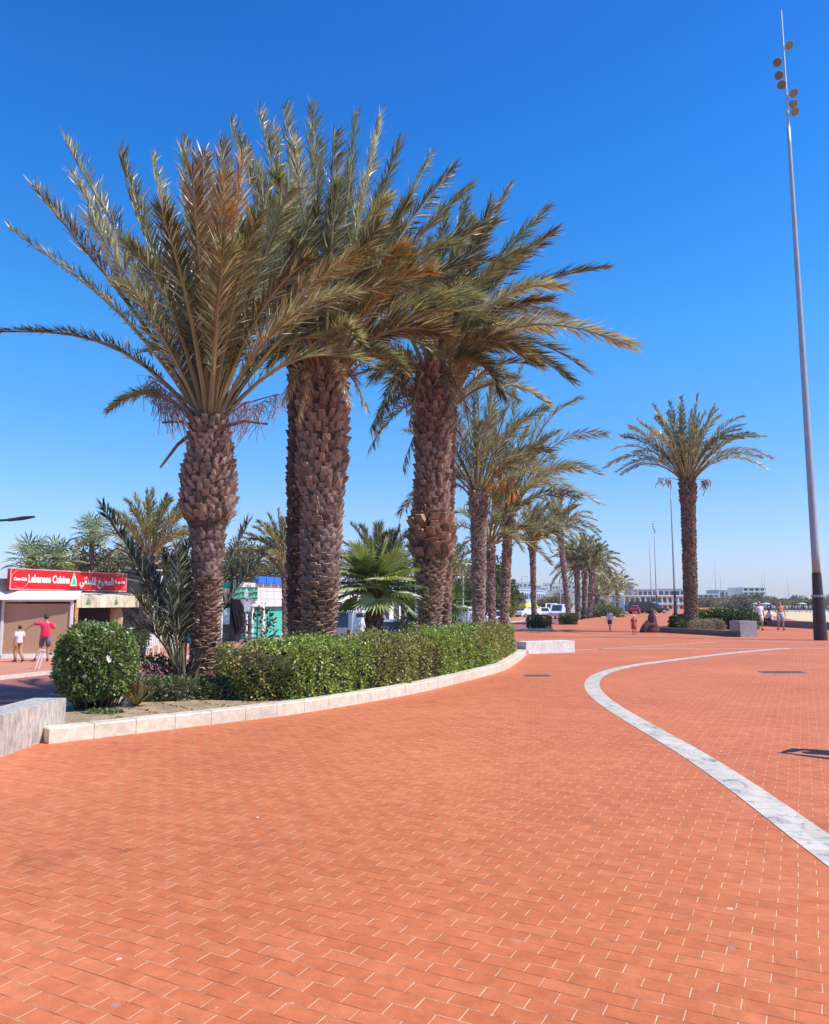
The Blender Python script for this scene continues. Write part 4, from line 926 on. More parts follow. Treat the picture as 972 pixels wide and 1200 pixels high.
# side enclosure facing the camera
e_w = 2.15; SA = math.atan2(-.853, .52); SL = 2.62; sdir = A(.52, -.853, 0); sn = A(-.853, -.52, 0)
mid_ = A(0, .12, 0)+sdir*SL/2
nb = NB(); nb.box(mid_+A(0, 0, 1.12), (SL-.05, .06, 1.98), SA); build('shutter', nb, pm((.42, .26, .16), .7, var=.06, scale=1), r1, local=True)
nb = NB()
for a_ in (.05, SL-.05): nb.box(A(0, .12, 1.15)+sdir*a_+sn*.02, (.1, .12, 2.3), SA)
nb.box(mid_+A(0, 0, 2.24)+sn*.02, (SL-.2, .1, .1), SA); nb.box(mid_+A(0, 0, .08)+sn*.04, (SL-.2, .16, .16), SA); build('frame', nb, pm((.74, .74, .76), .6), r1, local=True)
z_hi, z_lo = 2.62, 2.30
nb = NB(); a0_ = A(-.25, .12, 0)-sdir*.1; a1_ = A(0, .12, 0)+sdir*(SL+.12)
v = [a0_+sn*.24+Z3*z_lo, a1_+sn*.24+Z3*z_lo, a1_-sn*.7+Z3*z_hi, a0_-sn*.3+Z3*z_hi]; v = v+[q_-Z3*.04 for q_ in v]
nb.add(v, [[[0, 1, 2, 3], [7, 6, 5, 4], [0, 4, 5, 1], [1, 5, 6, 2], [2, 6, 7, 3], [3, 7, 4, 0]]], (1, 1, 1)); build('awning', nb, pm((.84, .82, .76), .8, var=.05), r1, local=True)
nb = NB(); nb.prism([A(.05, .3, 0), A(0, .15, 0)-sn*.1, A(0, .12, 0)+sdir*SL-sn*.1, A(3.6, -e_w, 0), A(3.6, .3, 0)][::1], 2.3, 2.36); build('flat_roof', nb, pm((.6, .56, .5), .8), r1, local=True)
x_v = 1.45
RT = st_of(205, t_ter)-sL
nb = NB(); v = [(x_v, .15, z_hi), (RT, .15, z_hi), (RT, -e_w, z_lo+.12), (x_v, -e_w, z_lo+.12)]; nb.add(v+[(a, b, c-.04) for a, b, c in v], [[[3, 2, 1, 0], [4, 5, 6, 7], [0, 1, 5, 4], [1, 2, 6, 5], [2, 3, 7, 6], [3, 0, 4, 7]]], (1, 1, 1)); build('terrace_roof', nb, pm((.7, .62, .46), .8), r1, local=True)
nb = NB()
for i in range(int((RT-x_v)/.25)): nb.box((x_v+.12+i*.25, -e_w-.02-(i % 2)*.012, 2.2), (.25, .02, .5))
build('valance', nb, pm((.66, .57, .4), .85, var=.35, scale=2.5), r1, local=True)
nb = NB()
nb.box((x_v+.05, -e_w+.05, 1.05), (.16, .12, 2.2))
build('post', nb, pm((.5, .26, .1), .7), r1, local=True)
# valance lettering: small green tree marks and grey letters
for xx in (x_v+.6, RT*.55, RT*.86):
    q = NB(); q.add([(xx-.12, -e_w-.06, 2.1), (xx+.12, -e_w-.06, 2.1), (xx, -e_w-.06, 2.36)], [[[0, 1, 2]]], (1, 1, 1)); build('cedar_mark', q, pm((.1, .3, .08), .7), r1, local=True)
# red sign
sg = thing('red_sign', 'long red roof sign with white lettering and a green cedar between two scripts', 'sign', ST(sL, t_fac-.0, 0), AX)
zt_, zb_ = 2.93, 2.12
nb = NB(); nb.box((RX/2, -.12, (zt_+zb_)/2), (RX, .16, zt_-zb_)); build('panel', nb, pm((.72, .012, .014), .45, var=.05), sg, local=True)
nb = NB()
for z in (zt_, zb_): nb.box((RX/2, -.21, z), (RX+.04, .03, .04))
for x in (0, RX): nb.box((x, -.21, (zt_+zb_)/2), (.04, .03, zt_-zb_-.04))
build('border', nb, pm((.75, .35, .35), .5), sg, local=True)
rt90 = (math.pi/2, 0, 0); zc = (zt_+zb_)/2
sx_ = lambda p: st_of(p, t_fac)-sL
text(sg, 'Lebanese Cuisine', .44, ((sx_(27)+sx_(76))/2, -.205, zc+.02), rt90, WHITE, bold=.014, fit=sx_(76)-sx_(27))
ar = ''.join(chr(c) for c in (0xFEF2, 0xFEE7, 0xFE8E, 0xFEE8, 0xFE92, 0xFEE0, 0xFEDF, 0xFE8D, 0x20, 0xFEA6, 0xFE92, 0xFEC4, 0xFEE4, 0xFEDF, 0xFE8D))
text(sg, ar, .44, ((sx_(88)+sx_(128))/2, -.205, zc), rt90, WHITE, bold=.012, fit=sx_(128)-sx_(88))
for xx in (sx_(17.5)/RX, sx_(135.5)/RX):
    text(sg, 'Coca-Cola', .17, (RX*xx, -.205, zc), rt90, WHITE, shear=.3, bold=.008, sx=.85)
    q = NB(); a = np.linspace(0, 2*math.pi, 28); q.tube([(RX*xx+math.cos(w)*.42, -.21, zc+math.sin(w)*.36) for w in a], .012, 4); build('emblem_ring', q, pm((.8, .2, .2), .5), sg, local=True)
q = NB(); q.add([(sx_(81)+dx, -.215, zc+dz) for dx, dz in ((-.2, -.22), (.2, -.22), (.13, .05), (.0, .36), (-.13, .05))], [[[0, 1, 2, 3, 4]]], (1, 1, 1)); build('cedar_outline', q, WHITE, sg, local=True)
q = NB(); q.add([(sx_(81)+dx, -.222, zc+dz) for dx, dz in ((-.12, -.16), (.12, -.16), (.06, .05), (.0, .24), (-.06, .05))], [[[0, 1, 2, 3, 4]]], (1, 1, 1)); build('cedar', q, pm((.05, .5, .32), .5), sg, local=True)
# black sign building
sB = st_of(222, t_fac)
r2 = bld('dark_kiosk', 'kiosk with black clad roof front and pale awning right of the red sign', sR+.05, t_fac); LB = sB-sR
nb = NB(); nb.box((LB/2, 3.3, 1.6), (LB, 6, 3.3)); build('wall', nb, pm((.3, .26, .2), .85), r2, local=True)
bsn = thing('black_sign', 'black boarded roof sign with slanted white capitals', 'sign', ST(sR+.05, t_fac, 0), AX)
nb = NB()
for i in range(6): nb.box((LB/2, -.1, 2.2+i*.16), (LB-.02, .1, .15))
build('boards', nb, pm((.02, .022, .028), .6), bsn, local=True)
nb = NB(); nb.box((LB*.25, -.1, 3.22), (LB*.5, .2, .06)); build('top_rail', nb, pm((.6, .55, .5), .6), bsn, local=True)
text(bsn, 'H  L', .62, (st_of(178, t_fac)-sR, -.16, 2.7), rt90, WHITE, shear=.35, bold=.02)
# neighbour at far left
r0 = bld('white_kiosk', 'white kiosk front cut off by the left edge of the picture', sL-6.6, t_fac)
nb = NB(); nb.box((3.1, 2, 1.55), (6.2, 4, 3.1)); build('wall', nb, pm((.72, .71, .7), .7), r0, local=True)
nb = NB(); nb.box((6.22, 1, 1.1), (.04, 1.4, 2.0)); build('door', nb, pm((.6, .6, .62), .5), r0, local=True)
# furniture on the terrace
def plastic_chair(loc, rz, label):
    t = thing('plastic_chair', label, 'chair', loc, rz, 'white plastic terrace chairs'); 
    nb = NB(); nb.box((0, 0, .43), (.44, .44, .03)); build('seat', nb, WHITE, t, local=True)
    nb = NB()
    for i in range(5): nb.box((-.16+i*.08, .22+.02, .66), (.05, .02, .42))
    nb.box((0, .24, .88), (.42, .03, .07)); build('backrest', nb, WHITE, t, local=True)
    for x in (-.2, .2):
        for y in (-.2, .2):
            l_ = NB(); l_.tube([(x*1.1, y*1.1, 0), (x, y, .43)], [.02, .025], 6); build('leg', l_, WHITE, t, local=True)
        a = NB(); a.tube([(x*1.15, -.2, .43), (x*1.2, -.2, .64), (x*1.2, .2, .66), (x, .24, .75)], .02, 6); build('armrest', a, WHITE, t, local=True)
plastic_chair(at(171, 760, 31.5)*A(1, 1, 0)+A(0, 0, ZS), 2.8, 'white plastic chair with its back to the street, left one at the terrace edge')
plastic_chair(at(180, 760, 32.5)*A(1, 1, 0)+A(0, 0, ZS), 3.6, 'white plastic chair turned sideways, right one at the terrace edge')
tt_ = thing('menu_board', 'pale yellow menu board with an orange dish picture by the terrace', 'board', at(198, 760, 33)*A(1, 1, 0)+A(0, 0, ZS), .1)
nb = NB(); nb.box((0, 0, .95), (.95, .05, 1.3)); build('panel', nb, pm((.8, .76, .5), .6), tt_, local=True)
nb = NB(); nb.tube([(0, -.03, 1.0), (0, -.035, 1.0)], [.22, .22], 14); build('dish_picture', nb, pm((.75, .42, .08), .6), tt_, local=True)
for x in (-.4, .4): nb = NB(); nb.tube([(x, .02, 0), (x, .02, .32)], .02, 6); build('leg', nb, DARK, tt_, local=True)
up = thing('closed_parasol', 'folded beige parasol on the dark terrace', 'parasol', at(135, 760, 33.5)*A(1, 1, 0)+A(0, 0, ZS+.08))
nb = NB(); nb.tube([(0, 0, 0), (0, 0, 2.25)], .025, 8); nb.lathe([(0, .22), (.08, .2)], 12); build('pole', nb, pm((.6, .55, .5), .5), up, local=True)
nb = NB(); nb.lathe([(1.0, .2), (1.5, .28), (1.9, .22), (2.15, .08), (2.25, .02)], 12, jit=.15, rng=rng); build('canopy', nb, pm((.6, .42, .26), .85), up, local=True)
pt = thing('potted_plant', 'dark leafy pot plant beside the white chairs', 'plant', at(164, 760, 31)*A(1, 1, 0)+A(0, 0, ZS))
nb = NB(); nb.lathe([(0, .2), (.4, .27)], 12); build('pot', nb, pm((.03, .03, .03), .6), pt, local=True)
nb = NB(); n = 700; d = unit(rng.normal(size=(n, 3))); leaf_cards(nb, A(0, 0, .95)+d*A(.38, .38, .55)*rng.random((n, 1))**.4, d, .14, .06, pal(rng, n, [(.05, .08, .03), (.09, .13, .04)]), rng); build('foliage', nb, LEAF, pt, local=True)
bn = thing('banner', 'narrow orange and blue upright banner left of the nearest palm trunk', 'banner', at(229, 760, 24)*A(1, 1, 0)+A(0, 0, ZS))
nb = NB(); nb.tube([(-.16, 0, 0), (-.16, 0, 1.8)], .02, 6); nb.box((-.16, 0, .02), (.3, .3, .04)); build('pole', nb, pm((.5, .5, .5), .5), bn, local=True)
nb = NB(); nb.box((.06, 0, 1.25), (.18, .02, .95)); build('orange_cloth', nb, pm((.8, .25, .03), .7), bn, local=True)
nb = NB(); nb.box((-.1, 0, 1.35), (.12, .02, 1.2)); build('blue_cloth', nb, pm((.08, .2, .5), .7), bn, local=True)
# leaning white barrier by the road
lb = thing('leaning_post', 'white leaning double post at the kerb beside the man in red', 'post', at(41, 790, 25.2)*A(1, 1, 0)+A(0, 0, ZS+.09))
nb = NB(); nb.tube([(0, 0, 0), (.18, 0, .62)], .025, 6); nb.tube([(.09, .05, 0), (.25, .05, .6)], .022, 6); nb.box((.21, .02, .6), (.14, .1, .04)); build('post', nb, WHITE, lb, local=True)

# street lamp at the left edge
lp = thing('street_lamp', 'dark slim street lamp arm reaching in from the left edge', 'street lamp', at(-60, 700, 22)*A(1, 1, 0)+A(0, 0, ZS))
a0 = at(-60, 614, 22); a1 = at(14, 609, 22); a2 = at(41, 605.5, 22)
nb = NB(); nb.tube([np.array(lp.location), a0], [.08, .06], 10); build('pole', nb, pm((.05, .05, .06), .5), lp)
nb = NB(); nb.tube([a0, a1], [.04, .035], 8); build('arm', nb, pm((.05, .05, .06), .5), lp)
nb = NB(); nb.tube([a1+A(-.1, 0, -.01), (a1+a2)/2, a2], [.05, .06, .03], 8); build('lamp_head', nb, pm((.06, .06, .07), .5), lp)

# green sign
gs = thing('road_sign', 'green sign with white Arabic lettering and a white oval on a post', 'sign', at(288, 760, 27)*A(1, 1, 0)+A(0, 0, ZS), .12)
zg0, zg1 = ztop(702.5, 27)-ZS, ztop(688, 27)-ZS; wg = 27*27.5/886
nb = NB(); nb.tube([(0, .06, 0), (0, .06, zg1-.1)], .045, 8); build('post', nb, WHITE, gs, local=True)
nb = NB(); nb.box((-.05, 0, (zg0+zg1)/2), (wg, .05, zg1-zg0)); build('panel', nb, pm((.0, .36, .14), .4, var=.04), gs, local=True)
zc_ = (zg0+zg1)/2
nb = NB(); a = np.linspace(0, 2*math.pi, 20, endpoint=False); nb.add([(-.02+math.cos(w)*.075, -.03, zc_+math.sin(w)*.17) for w in a], [[list(range(20))]], (1, 1, 1)); build('oval', nb, WHITE, gs, local=True)
word = ''.join(chr(c) for c in (0xFEF0, 0xFEEC, 0xFED8, 0xFEE3))
for x, z in ((-.27, .1), (-.27, -.1), (.18, .1), (.18, -.1)): text(gs, word, .16, (x, -.03, zc_+z), rt90, WHITE, ext=.003, sx=1.2, bold=.004)
nb = NB(); nb.box((.02, .06, zg0-.25), (.22, .12, .36)); build('meter_box', nb, pm((.68, .68, .66), .5), gs, local=True)
wp = thing('white_pole', 'plain white pole right of the nearest palm trunk', 'pole', at(259, 760, 25)*A(1, 1, 0)+A(0, 0, ZS)); nb = NB(); nb.tube([(0, 0, 0), (0, 0, ztop(700, 25)-ZS)], .035, 8); nb.lathe([(0, .09), (.04, .08)], 10); build('pole', nb, WHITE, wp, local=True)

# ---- building with blue edged roof and teal wall
sT0, sT1 = st_of(256, t_fac+1), st_of(336, t_fac+1)
r3 = bld('teal_building', 'building with pale tiled roof front, blue edging and teal wall behind the green sign', sT0, t_fac+1); LT = sT1-sT0
hz = lambda py, Y: ztop(py, Y)-ZS-.09
Ya, Yc = ST(sT0, t_fac+1)[1], ST(sT1, t_fac+1)[1]
def xs(px): return st_of(px, t_fac+1)-sT0
h_up = hz(683, (Ya+Yc)/2); h_lo = hz(711, (Ya+Yc)/2)
h_w = hz(697, Ya); x8 = xs(280); nb = NB(); nb.box(((x8+LT+2)/2, 3.1, h_up/2), (LT+2-x8, 5.8, h_up)); nb.box((x8/2, 3.1, h_w/2), (x8-.02, 5.8, h_w)); build('wall', nb, pm((.08, .45, .36), .7, var=.08), r3, local=True)
nb = NB()
for i in range(7):
    for j in range(3):
        dx = (LT-xs(280))/7; dz_ = (h_up-h_lo)/3; nb.box((xs(280)+dx*(i+.5), .12-.05*(2-j), h_lo+dz_*(j+.5)), (dx-.02, .12, dz_-.02))
build('roof_front', nb, pm((.72, .62, .6), .7, var=.08), r3, local=True)
nb = NB()
for i in range(4): nb.box((xs(300)+(LT-xs(300))*(i+.5)/4, .0, h_up+.2), ((LT-xs(300))/4-.05, .3, .4))
build('blue_edging', nb, pm((.02, .18, .7), .45), r3, local=True)
nb = NB(); nb.box((xs(284)/2, .1, h_lo/2), (xs(284), .14, h_lo-.1)); build('opening_shade', nb, DARK, r3, local=True)  # solid black box painted as the unlit inside of the opening
nb = NB(); nb.box((xs(284)/2, .08, (hz(692, Ya)+hz(706, Ya))/2+.05), (xs(284), .2, .8)); build('fascia', nb, pm((.62, .52, .4), .7), r3, local=True)
nb = NB(); nb.box((xs(264), .0, 1.4), (.9, .06, .9)); build('window', nb, pm((.3, .6, .58), .3), r3, local=True)
nb = NB()
for q in range(7): nb.tube([(xs(270)+q*.12, -.05, 2.4), (xs(274)+q*.2, -.1-.04*(q % 2), 1.4), (xs(279)+q*.22, -.05, .4)], .07, 5)
build('drape', nb, pm((.05, .045, .05), .8), r3, local=True)
nb = NB()
for px in (293, 306): nb.box((xs(px), -.12, h_lo/2), (.22, .22, h_lo)); 
build('column', nb, pm((.75, .76, .74), .6), r3, local=True)
us = thing('blue_tub', 'bright blue plastic tub behind the left end of the hedge', 'tub', at(262, 760, 26)*A(1, 1, 0)+A(0, 0, ZS)); nb = NB(); nb.lathe([(0, .26), (.7, .34), (.72, .36), (.74, .32), (.1, .24)], 16); build('body', nb, pm((.01, .14, .7), .4), us, local=True)
rim_ = NB(); rim_.lathe([(.72, .37), (.76, .37)], 16); build('rim', rim_, pm((.02, .2, .75), .4), us, local=True)

# ---- white arcade building, glass building and more down the street
def block(label, px0, px1, t, py_top, col, cat='building', wins=(), name='building', dep=8, cornice=True, nfl=1):
    s0, s1 = st_of(px0, t), st_of(px1, t); L = s1-s0; Ym = ST((s0+s1)/2, t)[1]; h = hz(py_top, Ym)+.0
    b = bld(name, label, s0, t); nb = NB(); nb.box((L/2, dep/2, h/2), (L, dep, h)); build('wall', nb, pm(col, .75, var=.1, scale=.6), b, local=True)
    n = max(2, int(L/2.2)); fl = h/nfl
    for f in range(nfl):
        for i in range(n):
            w = NB(); w.box((L*(i+.5)/n, -.03, f*fl+fl*.48), (L/n*.5, .1, fl*.5)); build('window', w, GLASS, b, local=True)
    if nfl > 0:
        for i in range(max(1, int(dep/3))):
            for f in range(nfl):
                w = NB(); w.box((-.03, dep*(i+.5)/max(1, int(dep/3)), f*fl+fl*.5), (.1, 1.1, fl*.4)); build('window', w, GLASS, b, local=True)
    c = NB(); c.box((L/2, dep/2, h+.1), (L+.3, dep+.3, .25)); build('cornice', c, pm(tuple(min(.85, q*1.1) for q in col), .7), b, local=True)
    return b
block('white arcade with dark openings behind the parked white van', 388, 470, t_fac, 694, (.74, .72, .68), nfl=1)
block('tall pale grey block between the third and fourth palm trunks', 510, 552, t_fac-3, 655, (.62, .64, .66), nfl=4, dep=2.5)
block('low cream shop row behind the dark green trees', 556, 592, t_fac-2, 702, (.6, .52, .42), nfl=1)
block('pale bluish glazed block behind the slender palm trunk', 604, 640, t_fac-8, 692, (.42, .5, .62), nfl=2, dep=20)
# low white pavilion at the end of the promenade
def wblock(label, px0, px1, Y, pt, pb, col, nfl, ncol, dep=10, name='pavilion', cat='building', zb=ZS):
    a = at(px0, 700, Y); L = (px1-px0)/886*Y*1.01; h = ztop(pt, Y)-zb
    b = thing(name, label, cat, (a[0], a[1], zb)); nb = NB(); nb.box((L/2, dep/2+.3, h/2), (L, dep, h)); build('wall', nb, pm(col, .75, var=.08, scale=.3), b, local=True)
    fl = h/nfl
    for f in range(nfl):
        for i in range(ncol):
            w = NB(); w.box((L*(i+.5)/ncol, .29, f*fl+fl*.45), (L/ncol*.74, .12, fl*.5)); build('window', w, GLASS, b, local=True)
        s_ = NB(); s_.box((L/2, -.2, (f+1)*fl-.12), (L+.4, 1.2, .28)); build('balcony_slab', s_, pm((.78, .78, .77), .7), b, local=True)
    for i in range(ncol+1):
        p_ = NB(); p_.box((L*i/ncol, -.5, h/2-.1), (.25, .25, h-.3)); build('column', p_, pm((.78, .78, .77), .7), b, local=True)
    return b
wblock('long white two storey pavilion with dark window bands at the end of the promenade', 731, 812, 190, 697.5, 716, (.74, .74, .73), 2, 13)
HG = 'pale buildings beyond the beach'
for k, (a, b_, Y, pt, col, nf, nc, lab) in enumerate([(812, 842, 300, 696, (.7, .69, .66), 3, 5, 'white block right of the lone palm trunk'), (843, 882, 330, 691, (.5, .5, .5), 2, 6, 'long grey hall with roof units beyond the beach'), (871, 897, 290, 688, (.74, .72, .67), 5, 4, 'cream apartment block standing tallest beyond the beach'), (838, 870, 270, 700, (.76, .75, .72), 2, 6, 'bright white low terrace houses beyond the beach'), (897, 930, 420, 701, (.6, .58, .55), 2, 6, 'faint low building right of the cream apartment block'), (930, 985, 480, 702, (.6, .58, .55), 2, 8, 'faint low building behind the dark mast base'), (742, 770, 330, 690, (.6, .62, .64), 2, 5, 'grey building peeking above the white pavilion'), (772, 803, 360, 689.5, (.66, .66, .66), 2, 5, 'pale building above the right half of the white pavilion')]):
    o = wblock(lab, a, b_, Y, pt, 716, col, nf, nc, name='building', dep=14); o['group'] = HG
# rooftop units on the grey hall
# hillside town
hl = NB(); nx = 60; X = np.linspace(-200, 520, nx); rows = []
rng = np.random.default_rng(99)
hh_ = (14+9*np.sin(X*.012+1)+4*np.sin(X*.05)+3*np.sin(X*.11+2))*np.clip((330-X)/160, .25, 1)
for Yh, f in ((620, 0), (700, .55), (820, 1.), (1100, 1.05), (1600, 0)):
    rows.append(np.stack([X*(Yh/800), np.full(nx, Yh), ZS-.5+hh_*f*1.15], 1))
v = np.concatenate(rows); i = np.arange(4)[:, None]*nx; j = np.arange(nx-1)[None, :]
hl.add(v, [np.stack([i+j, i+j+1, i+nx+j+1, i+nx+j], -1).reshape(-1, 4)], (1, 1, 1))
struct('hill', hl, pm((.2, .19, .14), .95, var=.3, scale=.03))
ordn = ['lowest left', 'low left', 'upper left', 'left of centre', 'centre left', 'upper centre', 'centre', 'lower centre', 'centre right', 'upper right', 'right of centre', 'low right', 'right', 'far right']
for k in range(26):
    px = 585+k*7.6+rng.uniform(-2, 2); Y = 650+rng.uniform(0, 165); z = ztop(703-rng.uniform(0, 9), Y); w = rng.uniform(8, 16); h = rng.uniform(4, 9)
    a = at(px, 700, Y); X0_ = a[0]*800/Y; z = ZS-.5+float(np.interp(X0_, X, hh_))*1.15*float(np.interp(Y, [620, 700, 820], [0, .55, 1.]))+h*.7; b = thing('hill_house', 'pale flat roofed house on the distant hillside above the street', 'house', (a[0], a[1], z-h), rng.uniform(-.4, .4), 'houses on the distant hillside')
    nb = NB(); nb.box((0, 0, h/2-4), (w, 8, h+8)); build('wall', nb, pm((.66, .63, .6), .8), b, local=True)
    nb = NB()
    for i in range(3): nb.box((-w/2+w*(i+.5)/3, -4.02, h*.55), (w/6, .15, h*.3))
    build('windows', nb, GLASS, b, local=True)
# water tower silhouette on the horizon
wt = thing('water_tower', 'small dark tower on the horizon above the white pavilion', 'tower', at(739, 700, 420)*A(1, 1, 0)+A(0, 0, ZS)); zt2 = ztop(683, 420)-ZS
nb = NB(); nb.lathe([(0, 1.6), (zt2*.7, 1.0)], 10); build('stem', nb, pm((.3, .3, .32), .8), wt, local=True); nb = NB(); nb.lathe([(zt2*.7, 1.2), (zt2*.85, 2.6), (zt2, 2.2)], 12); build('tank', nb, pm((.25, .25, .28), .8), wt, local=True)

# ---------------------------------------------------------------- vehicles
def car(label, loc, rz, col, L=4.3, W=1.75, Hc=1.48, van=False, group='vehicles on the street', roof=None):
    t = thing('van' if van else 'car', label, 'van' if van else 'car', loc, rz, group)
    hb = .78 if not van else .95
    nb = NB()
    if van: side = [(-L/2, .35), (-L/2, hb), (-L/2+.08, Hc), (L*.2, Hc), (L*.38, hb+.08), (L/2-.05, hb-.1), (L/2, .35)]
    else: side = [(-L/2, .35), (-L/2+.02, .72), (-L/2+.25, hb+.08), (-L*.28, hb+.12), (-L*.28, hb+.12), (L*.2, hb+.08), (L*.42, hb-.05), (L/2, .6), (L/2, .35)]
    body = [(x, z) for x, z in side]
    n = len(body); v = [(x, -W/2, z) for x, z in body]+[(x, W/2, z) for x, z in body]
    nb.add(v, [[[i, (i+1) % n, n+(i+1) % n, n+i] for i in range(n)], [list(range(n))[::-1]], [[n+i for i in range(n)]]], (1, 1, 1))
    if not van:
        cab = [(-L*.36, hb+.05), (-L*.27, Hc-.05), (-L*.05, Hc), (L*.08, Hc-.04), (L*.24, hb+.04)]
        m = len(cab); v = [(x, -W/2*(.96 if z < hb+.2 else .78), z) for x, z in cab]+[(x, W/2*(.96 if z < hb+.2 else .78), z) for x, z in cab]
        nb.add(v, [[[i, (i+1) % m, m+(i+1) % m, m+i] for i in range(m)], [list(range(m))[::-1]], [[m+i for i in range(m)]]], (1, 1, 1))
    bo = build('body', nb, pm(col, .25, .1, var=.04, spec=.6), t, local=True)
    me = bo.data; bv = bo.modifiers.new('Bevel', 'BEVEL'); bv.width = .05; bv.segments = 2; bv.limit_method = 'ANGLE'
    # windows
    zt = Hc-.1; zb = hb+.13
    for sy in (-1, 1):
        for (x0, x1, x2, x3) in (((-L*.29, -L*.05, -L*.05, -L*.24), (-L*.03, L*.17, L*.07, -L*.03)) if not van else ((-L*.42, -L*.1, -L*.1, -L*.42), (-L*.06, L*.3, L*.19, -L*.06))):
            w = NB(); yb = W/2*.95+.02; yt = W/2*(.80 if not van else 1)+.012
            w.add([(x0, sy*yb, zb), (x1, sy*yb, zb), (x2, sy*yt, zt), (x3, sy*yt, zt), (x0, sy*(yb-.03), zb), (x1, sy*(yb-.03), zb), (x2, sy*(yt-.03), zt), (x3, sy*(yt-.03), zt)], [[[0, 1, 2, 3], [7, 6, 5, 4], [0, 4, 5, 1], [1, 5, 6, 2], [2, 6, 7, 3], [3, 7, 4, 0]]], (1, 1, 1)); build('side_window', w, GLASS, t, local=True)
    for nm, (xb, xt) in (('windscreen', (L*.235, L*.10) if not van else (L*.372, L*.215)), ('rear_window', (-L*.355, -L*.285) if not van else (-L/2-.01, -L/2+.07))):
        s_ = 1 if nm == 'windscreen' else -1; w = NB(); yy = W*.38
        w.add([(xb+.02*s_, -yy, zb), (xb+.02*s_, yy, zb), (xt+.02*s_, yy*.92, zt), (xt+.02*s_, -yy*.92, zt)], [[[0, 1, 2, 3]]], (1, 1, 1)); build(nm, w, GLASS, t, local=True)
    for sx in (-1, 1):
        for sy in (-1, 1):
            c = A(sx*L*.31, sy*(W/2-.08), .32)
            w = NB(); w.tube([c+A(0, -.1, 0), c+A(0, .1, 0)], .32, 18); ty = build('wheel', w, pm((.02, .02, .02), .8), t, local=True)
            w = NB(); w.tube([c+A(0, sy*.1, 0), c+A(0, sy*.115, 0)], .2, 14); build('rim', w, pm((.5, .5, .52), .3, .7), ty, local=True)
    for sy in (-1, 1):
        w = NB(); w.box((L/2-.03, sy*W*.36, hb-.14), (.1, .34, .13)); build('headlight', w, pm((.75, .77, .8), .15), t, local=True)
        w = NB(); w.box((-L/2+.02, sy*W*.4, hb-.08), (.08, .2, .2)); build('tail_light', w, pm((.45, .02, .02), .2), t, local=True)
    if roof:
        w = NB(); w.box((-.1, 0, Hc+.28), (L*.62, W*.9, .5), top=.85); build('roof_cover', w, pm(roof, .5), t, local=True)
    return t
def on(px, Y, z=ZS): p = at(px, 700, Y); p[2] = z; return p
car('white van parked behind the hedge left of the fan palm trunk', on(421, 38), AX-.12, (.78, .78, .78), 4.2, 1.8, 1.85, van=True)
car('silver grey car right of the fan palm trunk', on(462, 37), AX+.2, (.4, .42, .46), 4.2, 1.75, 1.45)
car('dark blue car far down the street by the slim trunks', on(601, 122), AX+.5, (.05, .07, .11))
car('white van with a bright yellow roof cover far down the street', on(618, 116), AX+2.6, (.75, .76, .74), 4.4, 1.8, 1.6, van=True, roof=(.85, .72, .02))
car('white car left of the dense palm clump', on(637, 120), AX+.3, (.76, .76, .76))
car('white van in the middle of the distant traffic', on(646, 128), AX+3.3, (.76, .76, .76), 4.8, 1.9, 2.1, van=True)
car('light coloured van in the distant traffic left of the leaning palm', on(655, 108), AX+3.1, (.7, .7, .7), 4.8, 1.9, 2.0, van=True)
car('white car half hidden between the third and fourth trunks', on(551, 70), AX, (.76, .76, .76))
car('white car between the two slim trunks', on(583, 78), AX, (.72, .72, .73))
car('pale van partly behind the left edge of the fourth trunk', on(538, 62), AX, (.6, .62, .66), 4.6, 1.8, 1.9, van=True)
car('black off road car on the promenade in front of the white pavilion', on(752, 112, 0), .15, (.015, .015, .017), 4.6, 1.9, 1.75, van=True)
car('second black car behind the seated robed figure', on(765, 116, 0), .1, (.02, .02, .022), 4.4, 1.85, 1.6)
car('small dark red vehicle left of the black cars', on(744, 106, 0), 1.2, (.35, .03, .05), 2.4, 1.2, 1.2)
# blue boards in the distance
for px0, px1, Y, lab in ((510, 556, 68, 'blue and white hoarding behind the third and fourth trunks'), (694, 720, 118, 'long blue hoarding beyond the yellow green bush')):
    a = on(px0, Y); b_ = on(px1, Y); L = np.linalg.norm(b_-a); t = thing('hoarding', lab, 'hoarding', a)
    nb = NB(); nb.box((L/2, 0, 1.1), (L, .06, 1.1)); build('panel', nb, pm((.04, .2, .55), .5, var=.4, scale=.8), t, local=True)
    for q in (0.05, .5, .95): nb = NB(); nb.box((L*q, .06, .8), (.08, .08, 1.6)); build('post', nb, pm((.6, .6, .6), .5), t, local=True)
# street poles far
for px, Y, py, lab in ((657, 140, 672, 'thin distant lamp post left of the dense palm clump'), (612, 150, 676, 'thin distant lamp post above the yellow roofed van'), (600, 130, 690, 'short thin pole right of the slim trunks'), (543, 66, 668, 'thin pole right of the third palm trunk'), (519, 70, 655, 'pale pole close behind the third palm trunk')):
    b = on(px, Y); t = thing('lamp_post', lab, 'lamp post', b); hh2 = ztop(py, Y)-ZS
    nb = NB(); nb.tube([(0, 0, 0), (0, 0, hh2)], [.09, .05], 6); build('pole', nb, pm((.5, .5, .52), .5), t, local=True)
    nb = NB(); nb.tube([(0, 0, hh2), (.5, 0, hh2+.12), (1.2, 0, hh2+.12)], [.05, .05, .1], 6); build('lamp_arm', nb, pm((.5, .5, .52), .5), t, local=True)

